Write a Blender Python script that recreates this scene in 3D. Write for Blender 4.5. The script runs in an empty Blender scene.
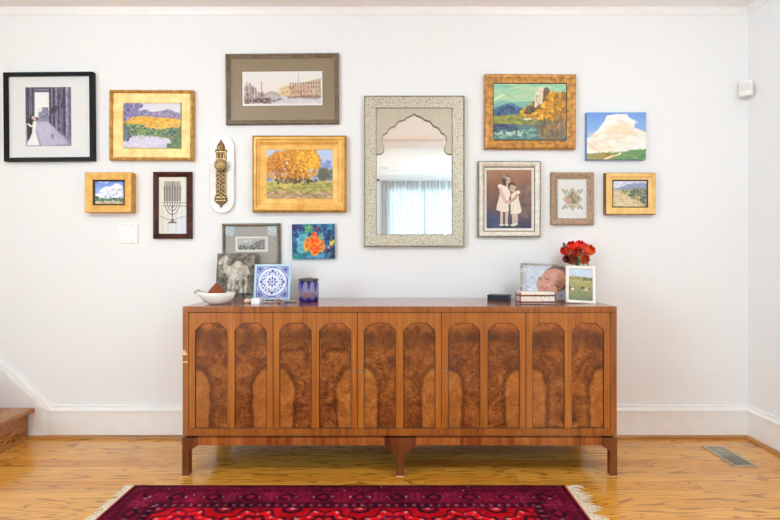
import bpy, bmesh, math, random
import numpy as np
from mathutils import Vector, Matrix

random.seed(7)
rng = np.random.default_rng(11)
scene = bpy.context.scene
COL = scene.collection
R = math.radians

# ------------------------------------------------------------------ camera model
CAM_D, CAM_H, FPX = 2.96, 1.131, 474.0
VX, VY = 395.0, 256.0
def X(px, d=0.0): return (px - VX) * (CAM_D - d) / FPX
def Z(py, d=0.0): return CAM_H - (py - VY) * (CAM_D - d) / FPX
def S(n, d=0.0): return n * (CAM_D - d) / FPX

# ------------------------------------------------------------------ colours / materials
def lin(c):
    return tuple(((v / 255) / 12.92 if v / 255 <= .04045 else ((v / 255 + .055) / 1.055) ** 2.4) for v in c[:3])
def lin_np(a):
    a = np.clip(a / 255.0, 0, 1)
    return np.where(a <= .04045, a / 12.92, ((a + .055) / 1.055) ** 2.4)

class NT:
    def __init__(self, name):
        self.m = bpy.data.materials.new(name); self.m.use_nodes = True
        self.t = self.m.node_tree; self.t.nodes.clear()
        self.out = self.n('ShaderNodeOutputMaterial')
    def n(self, typ, **kw):
        nd = self.t.nodes.new(typ)
        for k, v in kw.items():
            setattr(nd, k, v)
        return nd
    def l(self, a, b): self.t.links.new(a, b)
    def setin(self, sock, v):
        if hasattr(v, 'is_output') or isinstance(v, bpy.types.NodeSocket): self.l(v, sock)
        else: sock.default_value = v
    def math(self, op, a, b=0.0, c=None, clamp=False):
        nd = self.n('ShaderNodeMath', operation=op, use_clamp=clamp)
        self.setin(nd.inputs[0], a); self.setin(nd.inputs[1], b)
        if c is not None: self.setin(nd.inputs[2], c)
        return nd.outputs[0]
    def coord(self, kind='Object', scale=(1, 1, 1), rot=(0, 0, 0), loc=(0, 0, 0)):
        tc = self.n('ShaderNodeTexCoord'); mp = self.n('ShaderNodeMapping')
        mp.inputs['Scale'].default_value = scale; mp.inputs['Rotation'].default_value = rot; mp.inputs['Location'].default_value = loc
        self.l(tc.outputs[kind], mp.inputs['Vector']); return mp.outputs['Vector']
    def noise(self, vec, scale=5, detail=4, rough=.55, dist=0):
        nd = self.n('ShaderNodeTexNoise')
        nd.inputs['Scale'].default_value = scale; nd.inputs['Detail'].default_value = detail
        nd.inputs['Roughness'].default_value = rough; nd.inputs['Distortion'].default_value = dist
        self.l(vec, nd.inputs['Vector']); return nd.outputs['Fac']
    def ramp(self, fac, stops, interp='LINEAR'):
        nd = self.n('ShaderNodeValToRGB'); cr = nd.color_ramp; cr.interpolation = interp
        while len(cr.elements) < len(stops): cr.elements.new(0.5)
        for e, (p, c) in zip(cr.elements, stops):
            e.position = p; e.color = (*(lin(c) if max(c) > 1.0 else c), 1)
        self.l(fac, nd.inputs['Fac']); return nd.outputs['Color']
    def mix(self, fac, a, b, blend='MIX'):
        nd = self.n('ShaderNodeMix', data_type='RGBA', blend_type=blend)
        self.setin(nd.inputs['Factor'], fac)
        for s, v in ((nd.inputs[6], a), (nd.inputs[7], b)):
            if isinstance(v, tuple): s.default_value = (*v[:3], 1)
            else: self.l(v, s)
        return nd.outputs[2]
    def bsdf(self, color, rough=.5, metal=0.0, coat=0.0, spec=.5, bump=None, bstr=.2, bdist=.002, trans=0.0, sheen=0.0, coat_rough=.1):
        b = self.n('ShaderNodeBsdfPrincipled')
        if isinstance(color, tuple): b.inputs['Base Color'].default_value = (*color[:3], 1)
        else: self.l(color, b.inputs['Base Color'])
        self.setin(b.inputs['Roughness'], rough); self.setin(b.inputs['Metallic'], metal)
        b.inputs['Coat Weight'].default_value = coat; b.inputs['Coat Roughness'].default_value = coat_rough
        b.inputs['Specular IOR Level'].default_value = spec; b.inputs['Transmission Weight'].default_value = trans
        b.inputs['Sheen Weight'].default_value = sheen
        if bump is not None:
            bn = self.n('ShaderNodeBump'); bn.inputs['Strength'].default_value = bstr; bn.inputs['Distance'].default_value = bdist
            self.l(bump, bn.inputs['Height']); self.l(bn.outputs['Normal'], b.inputs['Normal'])
        self.l(b.outputs[0], self.out.inputs['Surface']); return b

def noisy(name, c1, c2, scale=20, rough=.5, metal=0.0, coat=0.0, stretch=(1, 1, 1), detail=5, bstr=.15, bdist=.001, dist=0.0, spec=.5, lo=.35, hi=.65):
    t = NT(name); v = t.coord('Object', stretch); f = t.noise(v, scale, detail, .6, dist)
    t.bsdf(t.ramp(f, [(lo, c1), (hi, c2)]), rough, metal, coat, spec, f, bstr, bdist); return t.m

M = {}
M['wall'] = noisy('wall_paint', (232, 233, 234), (234, 235, 236), 60, .6, bstr=.02, spec=.3)
M['ceiling'] = noisy('ceiling_paint', (241, 241, 242), (245, 245, 246), 40, .8, bstr=.05, spec=.2)
M['trim'] = noisy('trim_paint', (232, 231, 230), (237, 236, 235), 12, .35, bstr=.03)
M['white_plastic'] = noisy('white_plastic', (230, 229, 226), (236, 235, 232), 30, .4, bstr=.02)
M['slot_dark'] = noisy('plastic_slot', (150, 148, 144), (165, 163, 158), 30, .5)
M['black_wood'] = noisy('black_lacquer', (9, 9, 9), (18, 17, 17), 40, .5, bstr=.05, spec=.2)
M['mat_white'] = noisy('mat_board', (238, 240, 240), (243, 244, 244), 80, .9, spec=.1)
M['mahogany'] = noisy('mahogany_frame', (44, 16, 10), (84, 38, 26), 25, .4, spec=.25)
M['venice_frame'] = noisy('grey_brown_frame', (98, 84, 66), (128, 113, 93), 30, .5, spec=.25)
M['venice_mat'] = noisy('taupe_mat', (142, 124, 100), (150, 132, 107), 90, .9, spec=.1)
M['gold_leaf'] = noisy('gold_leaf', (226, 186, 108), (242, 212, 146), 18, .42, .15, bstr=.12)
M['gold_rim'] = noisy('antique_gold', (164, 116, 48), (214, 164, 82), 35, .38, .3, bstr=.2)
M['gold_flat'] = noisy('yellow_gold', (208, 152, 66), (228, 178, 92), 22, .42, .15, bstr=.12)
M['gold_deep'] = noisy('deep_gold', (216, 158, 70), (238, 190, 104), 16, .36, .18, bstr=.12)
M['gold_worn'] = noisy('worn_gold', (112, 68, 26), (206, 148, 68), 34, .42, .15, bstr=.3, lo=.28, hi=.62)
M['gold_dark'] = noisy('dark_gold_edge', (96, 60, 22), (140, 92, 40), 40, .45, .2)
M['pine_gold'] = noisy('pale_gold_wood', (218, 172, 96), (236, 198, 128), 20, .45, .1, stretch=(1, 1, 1))
M['liner_dark'] = noisy('dark_liner', (40, 28, 18), (64, 46, 28), 40, .5)
M['silver_frame'] = noisy('silver_white_frame', (204, 196, 182), (228, 222, 210), 45, .4, .15, bstr=.2)
M['silver_groove'] = noisy('silver_groove', (120, 108, 92), (152, 140, 124), 45, .45, .2)
M['taupe_frame'] = noisy('taupe_wood_frame', (140, 114, 92), (178, 150, 124), 50, .45, bstr=.2)
M['grey_frame'] = noisy('pewter_rope_frame', (96, 86, 74), (142, 130, 114), 80, .4, .3, bstr=.4)
M['ceramic'] = noisy('white_ceramic', (226, 222, 214), (238, 235, 229), 14, .22, coat=.4)
M['rust_powder'] = noisy('rust_brown_powder', (104, 44, 18), (142, 68, 30), 90, .85, bstr=.5)
M['brass'] = noisy('aged_brass', (130, 92, 44), (232, 202, 148), 110, .34, .6, bstr=.5, bdist=.003)  # pale end of the tone stands for whitish highlights
M['brass_dark'] = noisy('brass_recess_shade', (44, 28, 12), (120, 86, 44), 110, .45, .6, bstr=.4)  # darker brass: shade of the recesses put into the colour
M['porcelain'] = noisy('white_plaque', (226, 226, 224), (236, 236, 234), 14, .25, coat=.3)
M['black_box'] = noisy('black_lacquer_box', (10, 12, 22), (20, 22, 34), 30, .4, spec=.25)
M['pewter'] = noisy('pewter', (128, 118, 106), (196, 188, 176), 60, .35, .35, bstr=.3)
M['cream_frame'] = noisy('cream_frame', (222, 216, 204), (236, 231, 220), 30, .4)
M['red_trim'] = noisy('dark_red_edging', (92, 40, 30), (128, 66, 50), 60, .4)
M['green_leaf'] = noisy('leaf_green', (18, 70, 52), (52, 116, 84), 40, .45)
M['stem'] = noisy('stem_green', (60, 96, 46), (88, 124, 66), 40, .5)
M['bloom_red'] = noisy('red_petal', (222, 22, 14), (246, 62, 34), 60, .5, bstr=.2)
M['bloom_orange'] = noisy('orange_red_petal', (234, 60, 28), (250, 116, 62), 60, .5, bstr=.2)
M['bloom_pink'] = noisy('pale_pink_petal', (232, 150, 150), (248, 206, 202), 60, .5, bstr=.2)
M['bloom_dark'] = noisy('dark_red_petal', (110, 8, 20), (170, 20, 28), 60, .5, bstr=.2)
M['vase_green'] = noisy('green_vase_glaze', (28, 66, 54), (48, 92, 76), 10, .2, coat=.4)
M['shell'] = noisy('pink_shell', (222, 184, 160), (240, 216, 198), 40, .4)
M['wax_white'] = noisy('white_stone', (232, 232, 234), (244, 244, 245), 20, .35)
M['lid_dark'] = noisy('dark_metal_lid', (52, 50, 46), (120, 116, 104), 50, .35, .6)
M['candle_red'] = noisy('red_wax', (190, 36, 24), (226, 78, 56), 30, .4)
M['bead_brown'] = noisy('brown_bead', (130, 84, 48), (176, 126, 82), 60, .35)
M['pale_metal'] = noisy('pale_silver', (196, 194, 190), (226, 224, 220), 60, .3, .4)
M['dark_stick'] = noisy('dark_stick', (50, 44, 44), (84, 76, 72), 60, .5)
M['blue_edge'] = noisy('pale_blue_glaze', (172, 200, 222), (190, 214, 232), 30, .2, coat=.4)
M['canvas_blue'] = noisy('canvas_edge_blue', (96, 142, 196), (122, 166, 214), 30, .7)
M['canvas_teal'] = noisy('canvas_edge_teal', (28, 76, 104), (50, 112, 132), 30, .6)
M['vent_metal'] = noisy('vent_tan_metal', (176, 156, 132), (190, 170, 146), 30, .4, .2)
M['vent_dark'] = noisy('vent_dark', (96, 88, 76), (112, 103, 90), 20, .5, .2)
M['vent_light'] = noisy('vent_damper', (156, 150, 130), (172, 166, 146), 20, .5, .2)
M['fringe'] = noisy('wool_fringe', (206, 190, 160), (238, 228, 208), 90, .9, spec=.1)
M['iron'] = noisy('dark_iron', (30, 28, 26), (46, 44, 42), 30, .4, .5)
M['lens_off'] = noisy('lamp_trim', (214, 212, 208), (224, 222, 218), 30, .5)
M['seam_dark'] = noisy('dark_seam', (38, 18, 8), (58, 28, 12), 30, .6)
M['escutcheon'] = noisy('keyhole_brass', (120, 92, 56), (164, 136, 96), 60, .35, .6)
M['chip'] = noisy('bare_wood_chip', (214, 176, 128), (232, 200, 156), 60, .7)
M['gold_side'] = noisy('gold_side_wood', (186, 126, 48), (214, 152, 70), 30, .45, .1)

def paint_mat(name, rough, bstr, coat=0.0, spec=.4, metal=0.0):
    t = NT(name); a = t.n('ShaderNodeAttribute', attribute_name='Col')
    f = t.noise(t.coord('Object'), 160, 4)
    t.bsdf(a.outputs['Color'], rough, metal, coat, spec, f, bstr, .0015); return t.m
M['oil'] = paint_mat('oil_painting', .5, .25, spec=.25)
M['paper'] = paint_mat('printed_paper', .7, .03, spec=.2)
M['glaze'] = paint_mat('painted_glaze', .15, .03, coat=.3)
M['relief'] = paint_mat('cast_relief', .42, .2, metal=.35)
M['weave'] = paint_mat('knotted_wool', .95, .8, spec=.08)

def glass_mat(name='frame_glass', tint=1.0):
    t = NT(name)
    tr = t.n('ShaderNodeBsdfTransparent'); tr.inputs[0].default_value = (tint, tint, tint, 1); gl = t.n('ShaderNodeBsdfGlossy'); gl.inputs['Roughness'].default_value = .02
    lw = t.n('ShaderNodeLayerWeight'); lw.inputs['Blend'].default_value = .5
    fr = t.math('ADD', t.math('MULTIPLY', t.math('POWER', lw.outputs['Facing'], 5.0), .75), .05)
    mx = t.n('ShaderNodeMixShader'); t.l(fr, mx.inputs[0]); t.l(tr.outputs[0], mx.inputs[1]); t.l(gl.outputs[0], mx.inputs[2])
    t.l(mx.outputs[0], t.out.inputs['Surface']); return t.m
M['glass'] = glass_mat(); M['tinted_glass'] = glass_mat('tinted_pane', .55)
def mirror_mat():
    t = NT('mirror_silver'); t.bsdf((.93, .94, .94), .01, 1.0); return t.m
M['mirror'] = mirror_mat()

def embossed():
    t = NT('embossed_white_metal'); v = t.coord('Object')
    vo = t.n('ShaderNodeTexVoronoi', feature='SMOOTH_F1'); vo.inputs['Scale'].default_value = 150; vo.inputs['Smoothness'].default_value = .3
    t.l(v, vo.inputs['Vector']); f2 = t.noise(v, 220, 3)
    h = t.math('ADD', vo.outputs['Distance'], t.math('MULTIPLY', f2, .4))
    c = t.ramp(h, [(.3, (216, 211, 194)), (.75, (194, 187, 167)), (1.1, (150, 142, 120))])
    t.bsdf(c, .42, .35, bump=h, bstr=.3, bdist=.002); return t.m
M['emboss'] = embossed()
def emboss_plain():
    t = NT('stippled_white_metal'); v = t.coord('Object'); f2 = t.noise(v, 260, 3)
    t.bsdf(t.ramp(f2, [(.3, (166, 157, 134)), (.7, (208, 200, 181))]), .45, .35, bump=f2, bstr=.4, bdist=.002); return t.m
M['stipple'] = emboss_plain()
M['mirror_edge'] = noisy('mirror_edge', (116, 106, 84), (150, 140, 116), 40, .45, .3)

def wood_grain(name, dark, mid, light, axis='z', fine=1.0, rough=.25, coat=.25, streak=None):
    t = NT(name)
    sc = {'z': (60, 60, 2.2), 'x': (2.2, 60, 60), 'y': (60, 2.2, 60)}[axis]
    v = t.coord('Object', sc); f = t.noise(v, 1.0 * fine, 6, .62, .6)
    sc2 = {'z': (9, 9, .9), 'x': (.9, 9, 9), 'y': (9, .9, 9)}[axis]
    g = t.noise(t.coord('Object', sc2), 1.3, 3, .5, .3)
    c = t.ramp(f, [(.25, dark), (.5, mid), (.78, light)])
    c2 = t.mix(t.math('MULTIPLY', t.math('SUBTRACT', g, .42, clamp=True), 1.8, clamp=True), c, lin(light))
    t.bsdf(c2, rough, 0, coat, .4, f, .06, .0006); return t.m
M['case_wood'] = wood_grain('sideboard_veneer', (96, 46, 14), (138, 75, 27), (170, 101, 41), coat=.12)
M['stile_wood'] = wood_grain('door_stile_veneer', (118, 60, 18), (154, 87, 31), (184, 113, 45), coat=.12)
M['top_wood'] = wood_grain('sideboard_top_veneer', (104, 52, 22), (140, 76, 36), (166, 98, 50), axis='x', rough=.2, coat=.5)
M['leg_wood'] = wood_grain('base_dark_veneer', (66, 30, 14), (100, 50, 24), (132, 72, 34), coat=.12)
M['apron_wood'] = wood_grain('apron_crossband', (84, 34, 12), (140, 68, 26), (190, 114, 52), fine=.6, coat=.12)
M['tread_wood'] = wood_grain('oak_tread', (112, 64, 26), (150, 94, 44), (186, 126, 68), axis='y', rough=.25, coat=.3)
M['quarter_wood'] = wood_grain('oak_shoe', (132, 82, 36), (162, 106, 52), (186, 130, 72), axis='x', rough=.3)

def riser():
    t = NT('oak_riser'); v = t.coord('Object', (6, 5, 14)); f = t.noise(v, 4, 5, .6, 1.6)
    t.bsdf(t.ramp(f, [(.36, (80, 42, 16)), (.48, (158, 98, 42)), (.64, (190, 126, 62))]), .3, 0, .25); return t.m
M['riser_wood'] = riser()

def burl():
    t = NT('burl_walnut_panel')
    uv = t.n('ShaderNodeUVMap', uv_map='UVMap'); sp = t.n('ShaderNodeSeparateXYZ'); t.l(uv.outputs[0], sp.inputs[0])
    u, vv = sp.outputs[0], sp.outputs[1]
    # book-matched coordinates: u runs from the outer side of the door, shifted per door by z of the uv offset attribute
    at = t.n('ShaderNodeAttribute', attribute_name='flitch')
    cb = t.n('ShaderNodeCombineXYZ'); t.l(t.math('MULTIPLY', u, .17), cb.inputs[0]); t.l(t.math('MULTIPLY', vv, .54), cb.inputs[1]); t.l(at.outputs['Fac'], cb.inputs[2])
    P = cb.outputs[0]
    big = t.noise(P, 11, 3, .5, 1.2)
    sw = t.noise(P, 40, 7, .7, 3.0)
    fine = t.noise(P, 110, 5, .7, 1.8)
    k = t.math('ADD', t.math('MULTIPLY', sw, .62), t.math('MULTIPLY', fine, .38))
    k = t.math('ADD', k, t.math('MULTIPLY', t.math('SUBTRACT', big, .5), .42))
    base = t.ramp(k, [(.32, (58, 26, 10)), (.43, (98, 50, 20)), (.52, (130, 70, 28)), (.60, (158, 92, 38)), (.72, (190, 122, 60))])
    # dark cloud near the head of the panel
    hd = t.math('SUBTRACT', 1.0, t.math('MULTIPLY', t.math('ABSOLUTE', t.math('SUBTRACT', vv, .86)), 7.5), clamp=True)
    hd = t.math('MULTIPLY', hd, t.math('MULTIPLY', t.math('SUBTRACT', sw, .25, clamp=True), 2.4, clamp=True))
    base = t.mix(t.math('MULTIPLY', hd, .72), base, lin((58, 26, 12)))
    # orange smudge right at the top
    tp = t.math('MULTIPLY', t.math('SUBTRACT', vv, .91, clamp=True), 12.0, clamp=True)
    base = t.mix(t.math('MULTIPLY', tp, t.math('MULTIPLY', t.math('SUBTRACT', big, .36, clamp=True), 3.2, clamp=True)), base, lin((176, 98, 38)))
    # sapwood lobe at the lower outer side, ragged, narrowing towards the foot
    wob = t.math('ADD', t.math('MULTIPLY', t.math('SUBTRACT', t.noise(P, 13, 3, .6, .5), .5), .9), t.math('MULTIPLY', t.math('SUBTRACT', sw, .5), 1.1))
    nar = t.math('SUBTRACT', 1.0, t.math('MULTIPLY', t.math('ABSOLUTE', t.math('SUBTRACT', vv, .36)), .35))
    uu = t.math('DIVIDE', u, t.math('MULTIPLY', nar, .43)); v2 = t.math('DIVIDE', t.math('SUBTRACT', vv, .36, clamp=True), .19)
    r = t.math('ADD', t.math('ADD', t.math('MULTIPLY', uu, uu), t.math('MULTIPLY', v2, v2)), wob)
    lobe = t.math('MULTIPLY', t.math('SUBTRACT', 1.12, r), 6.0, clamp=True)
    edge = t.math('SUBTRACT', 1.0, t.math('MULTIPLY', t.math('ABSOLUTE', t.math('SUBTRACT', r, 1.45)), 1.5), clamp=True)
    base = t.mix(t.math('MULTIPLY', edge, .6), base, lin((70, 32, 13)))
    lw = t.ramp(k, [(.34, (124, 66, 24)), (.5, (164, 96, 38)), (.66, (192, 124, 56))])
    c = t.mix(t.math('MULTIPLY', lobe, .88), base, lw)
    t.bsdf(c, .26, 0, .12, .35, fine, .04, .0005); return t.m
M['burl'] = burl()

def floor_mat():
    t = NT('oak_floor'); tc = t.n('ShaderNodeTexCoord'); sp = t.n('ShaderNodeSeparateXYZ'); t.l(tc.outputs['Object'], sp.inputs[0])
    x, y = sp.outputs[0], sp.outputs[1]
    W = .083
    row = t.math('FLOOR', t.math('DIVIDE', y, W))
    wn = t.n('ShaderNodeTexWhiteNoise', noise_dimensions='1D'); t.l(row, wn.inputs['W'])
    off = t.math('MULTIPLY', wn.outputs['Value'], 7.3)
    xs = t.math('DIVIDE', t.math('ADD', x, off), 1.35)
    pl = t.math('FLOOR', xs)
    cb = t.n('ShaderNodeCombineXYZ'); t.l(row, cb.inputs[0]); t.l(pl, cb.inputs[1])
    w2 = t.n('ShaderNodeTexWhiteNoise', noise_dimensions='2D'); t.l(cb.outputs[0], w2.inputs['Vector'])
    rv = w2.outputs['Value']
    fy = t.math('FRACT', t.math('DIVIDE', y, W)); fx = t.math('FRACT', xs)
    # grain space, moved per plank
    g = t.n('ShaderNodeCombineXYZ')
    t.l(t.math('ADD', t.math('MULTIPLY', x, 1.0), t.math('MULTIPLY', rv, 31.0)), g.inputs[0])
    t.l(t.math('MULTIPLY', y, 1.0), g.inputs[1]); t.l(t.math('MULTIPLY', rv, 9.0), g.inputs[2])
    def scaled(s):
        mp = t.n('ShaderNodeMapping'); mp.inputs['Scale'].default_value = s; t.l(g.outputs[0], mp.inputs['Vector']); return mp.outputs[0]
    # cathedral figure: contour lines of a stretched noise field
    fld = t.noise(scaled((1.0, 10, 1)), 1.0, 2, .5, .25)
    ring = t.math('FRACT', t.math('MULTIPLY', fld, 15.0))
    ring = t.math('ABSOLUTE', t.math('SUBTRACT', ring, .5))
    ring = t.math('MULTIPLY', t.math('SUBTRACT', .17, ring, clamp=True), 9.0, clamp=True)
    ticks = t.noise(scaled((7, 200, 1)), 1.0, 3, .6)
    ring = t.math('MULTIPLY', ring, t.math('MULTIPLY', t.math('SUBTRACT', ticks, .28, clamp=True), 4.2, clamp=True))
    streak = t.noise(scaled((3, 120, 1)), 1.0, 4, .6)
    base = t.ramp(rv, [(0, (196, 124, 36)), (.35, (214, 148, 52)), (.7, (224, 162, 64)), (1, (202, 130, 38))])
    base = t.mix(t.math('MULTIPLY', t.math('SUBTRACT', streak, .45, clamp=True), 1.6, clamp=True), base, lin((190, 124, 50)))
    base = t.mix(t.math('MULTIPLY', ring, .72), base, lin((112, 60, 16)))
    e = t.math('MINIMUM', fy, t.math('SUBTRACT', 1.0, fy)); e = t.math('LESS_THAN', e, .014)
    e2 = t.math('MINIMUM', fx, t.math('SUBTRACT', 1.0, fx)); e2 = t.math('LESS_THAN', e2, .0011)
    seam = t.math('MAXIMUM', e, e2)
    c = t.mix(t.math('MULTIPLY', seam, .55), base, lin((92, 50, 18)))
    t.bsdf(c, .2, 0, .4, .5, t.math('SUBTRACT', 1.0, seam), .12, .001, coat_rough=.06); return t.m
M['floor'] = floor_mat()

def curtain_mat():
    t = NT('sheer_curtain')
    tr = t.n('ShaderNodeBsdfTransparent'); tl = t.n('ShaderNodeBsdfTranslucent'); df = t.n('ShaderNodeBsdfDiffuse')
    tl.inputs[0].default_value = (.10, .104, .104, 1); df.inputs[0].default_value = (.86, .87, .87, 1)
    f = t.noise(t.coord('Object', (1, 1, .05)), 60, 2)
    m1 = t.n('ShaderNodeMixShader'); m1.inputs[0].default_value = .5; t.l(tl.outputs[0], m1.inputs[1]); t.l(df.outputs[0], m1.inputs[2])
    m2 = t.n('ShaderNodeMixShader'); t.l(t.math('ADD', t.math('MULTIPLY', f, .04), .955), m2.inputs[0]); t.l(tr.outputs[0], m2.inputs[1]); t.l(m1.outputs[0], m2.inputs[2])
    t.l(m2.outputs[0], t.out.inputs['Surface']); return t.m
M['curtain'] = curtain_mat()
def emit(name, c, s):
    t = NT(name); e = t.n('ShaderNodeEmission'); e.inputs[0].default_value = (*c, 1); e.inputs[1].default_value = s
    t.l(e.outputs[0], t.out.inputs['Surface']); return t.m
M['fill_glow'] = emit('added_lamp_glow', (.9, .97, 1), 110.0)  # glow of the added dome lamps

def jar_glass():
    t = NT('blue_clear_jar_glass'); tc = t.n('ShaderNodeTexCoord'); sp = t.n('ShaderNodeSeparateXYZ'); t.l(tc.outputs['Object'], sp.inputs[0])
    ang = t.math('ARCTAN2', sp.outputs[1], sp.outputs[0])
    wv = t.math('SINE', t.math('MULTIPLY', ang, 8.0))
    zz = t.math('DIVIDE', sp.outputs[2], .125)
    # blue runs from the shoulder between clear vertical flutes, blue foot
    run = t.math('MULTIPLY', t.math('ADD', wv, t.math('MULTIPLY', t.math('SUBTRACT', zz, .74), 2.8)), 1.3, clamp=True)
    foot = t.math('MULTIPLY', t.math('ADD', t.math('SUBTRACT', .22, zz), t.math('MULTIPLY', wv, .05)), 7.0, clamp=True)
    k = t.math('MAXIMUM', run, foot)
    c = t.ramp(k, [(0, (228, 224, 238)), (.5, (120, 110, 210)), (1, (30, 26, 150))])
    p = t.bsdf(c, .08, 0, .3, .5)
    tr = t.n('ShaderNodeBsdfTransparent'); t.l(c, tr.inputs[0])
    m = t.n('ShaderNodeMixShader'); t.l(t.math('ADD', t.math('MULTIPLY', k, .5), .14), m.inputs[0]); t.l(tr.outputs[0], m.inputs[1]); t.l(p.outputs[0], m.inputs[2])
    t.l(m.outputs[0], t.out.inputs['Surface']); return t.m
M['jar'] = jar_glass()
def dotted():
    t = NT('inlaid_bone'); vo = t.n('ShaderNodeTexVoronoi'); vo.inputs['Scale'].default_value = 130; t.l(t.coord('Object'), vo.inputs['Vector'])
    t.bsdf(t.ramp(vo.outputs['Distance'], [(.2, (206, 170, 150)), (.45, (232, 220, 206)), (.8, (240, 232, 222))]), .35, 0, .2); return t.m
M['inlay'] = dotted()

# ------------------------------------------------------------------ object helpers
def link(o, parent=None):
    COL.objects.link(o)
    if parent is not None: o.parent = parent
    return o
def tag(o, label=None, cat=None, group=None, kind=None):
    for k, v in (('label', label), ('category', cat), ('group', group), ('kind', kind)):
        if v: o[k] = v
    return o
def thing(name, label, cat, loc=(0, 0, 0), rot=(0, 0, 0), group=None):
    o = bpy.data.objects.new(name, None); o.empty_display_size = .05; link(o)
    o.location = loc; o.rotation_euler = rot; return tag(o, label, cat, group)
def obj(name, bm, mats, parent=None, smooth=False, bevel=0, loc=None):
    me = bpy.data.meshes.new(name); bmesh.ops.recalc_face_normals(bm, faces=bm.faces); bm.to_mesh(me); bm.free()
    for m in (mats if isinstance(mats, (list, tuple)) else [mats]): me.materials.append(M[m])
    if smooth:
        for p in me.polygons: p.use_smooth = True
    o = bpy.data.objects.new(name, me); link(o, parent)
    if loc: o.location = loc
    if bevel:
        b = o.modifiers.new('bevel', 'BEVEL'); b.width = bevel; b.segments = 2; b.limit_method = 'ANGLE'; b.angle_limit = R(40)
    return o
def box(bm, x0, x1, y0, y1, z0, z1, mi=0):
    v = [bm.verts.new((x, y, z)) for z in (z0, z1) for y in (y0, y1) for x in (x0, x1)]
    for f in ((0, 2, 3, 1), (4, 5, 7, 6), (0, 1, 5, 4), (2, 6, 7, 3), (0, 4, 6, 2), (1, 3, 7, 5)):
        fc = bm.faces.new([v[i] for i in f]); fc.material_index = mi
def BX(*a, **k):
    bm = bmesh.new(); box(bm, *a, **k); return bm
def prism(bm, pts, y0, y1, mi=0, axis='y'):
    def P(a, b, c): return {'y': (a, c, b), 'x': (c, a, b), 'z': (a, b, c)}[axis]
    A = [bm.verts.new(P(a, b, y0)) for a, b in pts]; B = [bm.verts.new(P(a, b, y1)) for a, b in pts]
    n = len(pts)
    for q in (bm.faces.new(A), bm.faces.new(B)): q.material_index = mi
    for i in range(n):
        f = bm.faces.new((A[i], A[(i + 1) % n], B[(i + 1) % n], B[i])); f.material_index = mi
def lathe(bm, prof, n=32, cx=0, cy=0, cz=0, fn=None, mi=0):
    rings = []
    for r, z in prof:
        ring = []
        for i in range(n):
            a = 2 * math.pi * i / n; rr = fn(r, z, a) if fn else r
            ring.append(bm.verts.new((cx + rr * math.cos(a), cy + rr * math.sin(a), cz + z)))
        rings.append(ring)
    for a, b in zip(rings, rings[1:]):
        for i in range(n):
            bm.faces.new((a[i], a[(i + 1) % n], b[(i + 1) % n], b[i])).material_index = mi
    for rg in (rings[0], rings[-1]): bm.faces.new(rg).material_index = mi
def tube(bm, pts, rad, n=8, mi=0):
    pts = [Vector(p) for p in pts]; rads = rad if isinstance(rad, (list, tuple)) else [rad] * len(pts); rings = []
    for i, p in enumerate(pts):
        d = (pts[min(i + 1, len(pts) - 1)] - pts[max(i - 1, 0)]).normalized()
        a = d.orthogonal().normalized(); 
        if rings: 
            a = (prev_a - d * prev_a.dot(d)).normalized()
        prev_a = a; b = d.cross(a)
        rings.append([bm.verts.new(p + (a * math.cos(2 * math.pi * k / n) + b * math.sin(2 * math.pi * k / n)) * rads[i]) for k in range(n)])
    for r1, r2 in zip(rings, rings[1:]):
        for k in range(n): bm.faces.new((r1[k], r1[(k + 1) % n], r2[(k + 1) % n], r2[k])).material_index = mi
    bm.faces.new(rings[0]).material_index = mi; bm.faces.new(rings[-1]).material_index = mi
def struct(name, bm, mats, **k):
    o = obj(name, bm, mats, **k); o['kind'] = 'structure'; return o

# moulding swept with mitred corners; profile = [(inset, out)], local x/z plane, out is -y
def moulding(bm, w, h, prof, mi=0, close=True):
    rects = []
    for ins, out in prof:
        a, b = w / 2 - ins, h / 2 - ins
        rects.append([bm.verts.new(p) for p in ((-a, -out, -b), (a, -out, -b), (a, -out, b), (-a, -out, b))])
    n = len(rects)
    for i in range(n if close else n - 1):
        r1, r2 = rects[i], rects[(i + 1) % n]
        for k in range(4):
            f = bm.faces.new((r1[k], r1[(k + 1) % 4], r2[(k + 1) % 4], r2[k])); f.material_index = mi

# ------------------------------------------------------------------ painter
def vnoise(h, w, cells, octaves=3, pers=.5, aspect=1.0):
    out = np.zeros((h, w)); amp = 1; tot = 0
    for o in range(octaves):
        cy = max(2, int(cells * 2 ** o)); cx = max(2, int(cells * aspect * 2 ** o))
        g = rng.random((cy + 2, cx + 2))
        yy = np.linspace(0, cy, h); xx = np.linspace(0, cx, w)
        y0 = yy.astype(int); x0 = xx.astype(int); fy = (yy - y0)[:, None]; fx = (xx - x0)[None, :]
        fy = fy * fy * (3 - 2 * fy); fx = fx * fx * (3 - 2 * fx)
        a = g[np.ix_(y0, x0)]; b = g[np.ix_(y0, x0 + 1)]; c = g[np.ix_(y0 + 1, x0)]; d = g[np.ix_(y0 + 1, x0 + 1)]
        out += amp * ((a * (1 - fx) + b * fx) * (1 - fy) + (c * (1 - fx) + d * fx) * fy); tot += amp; amp *= pers
    return out / tot
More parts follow.
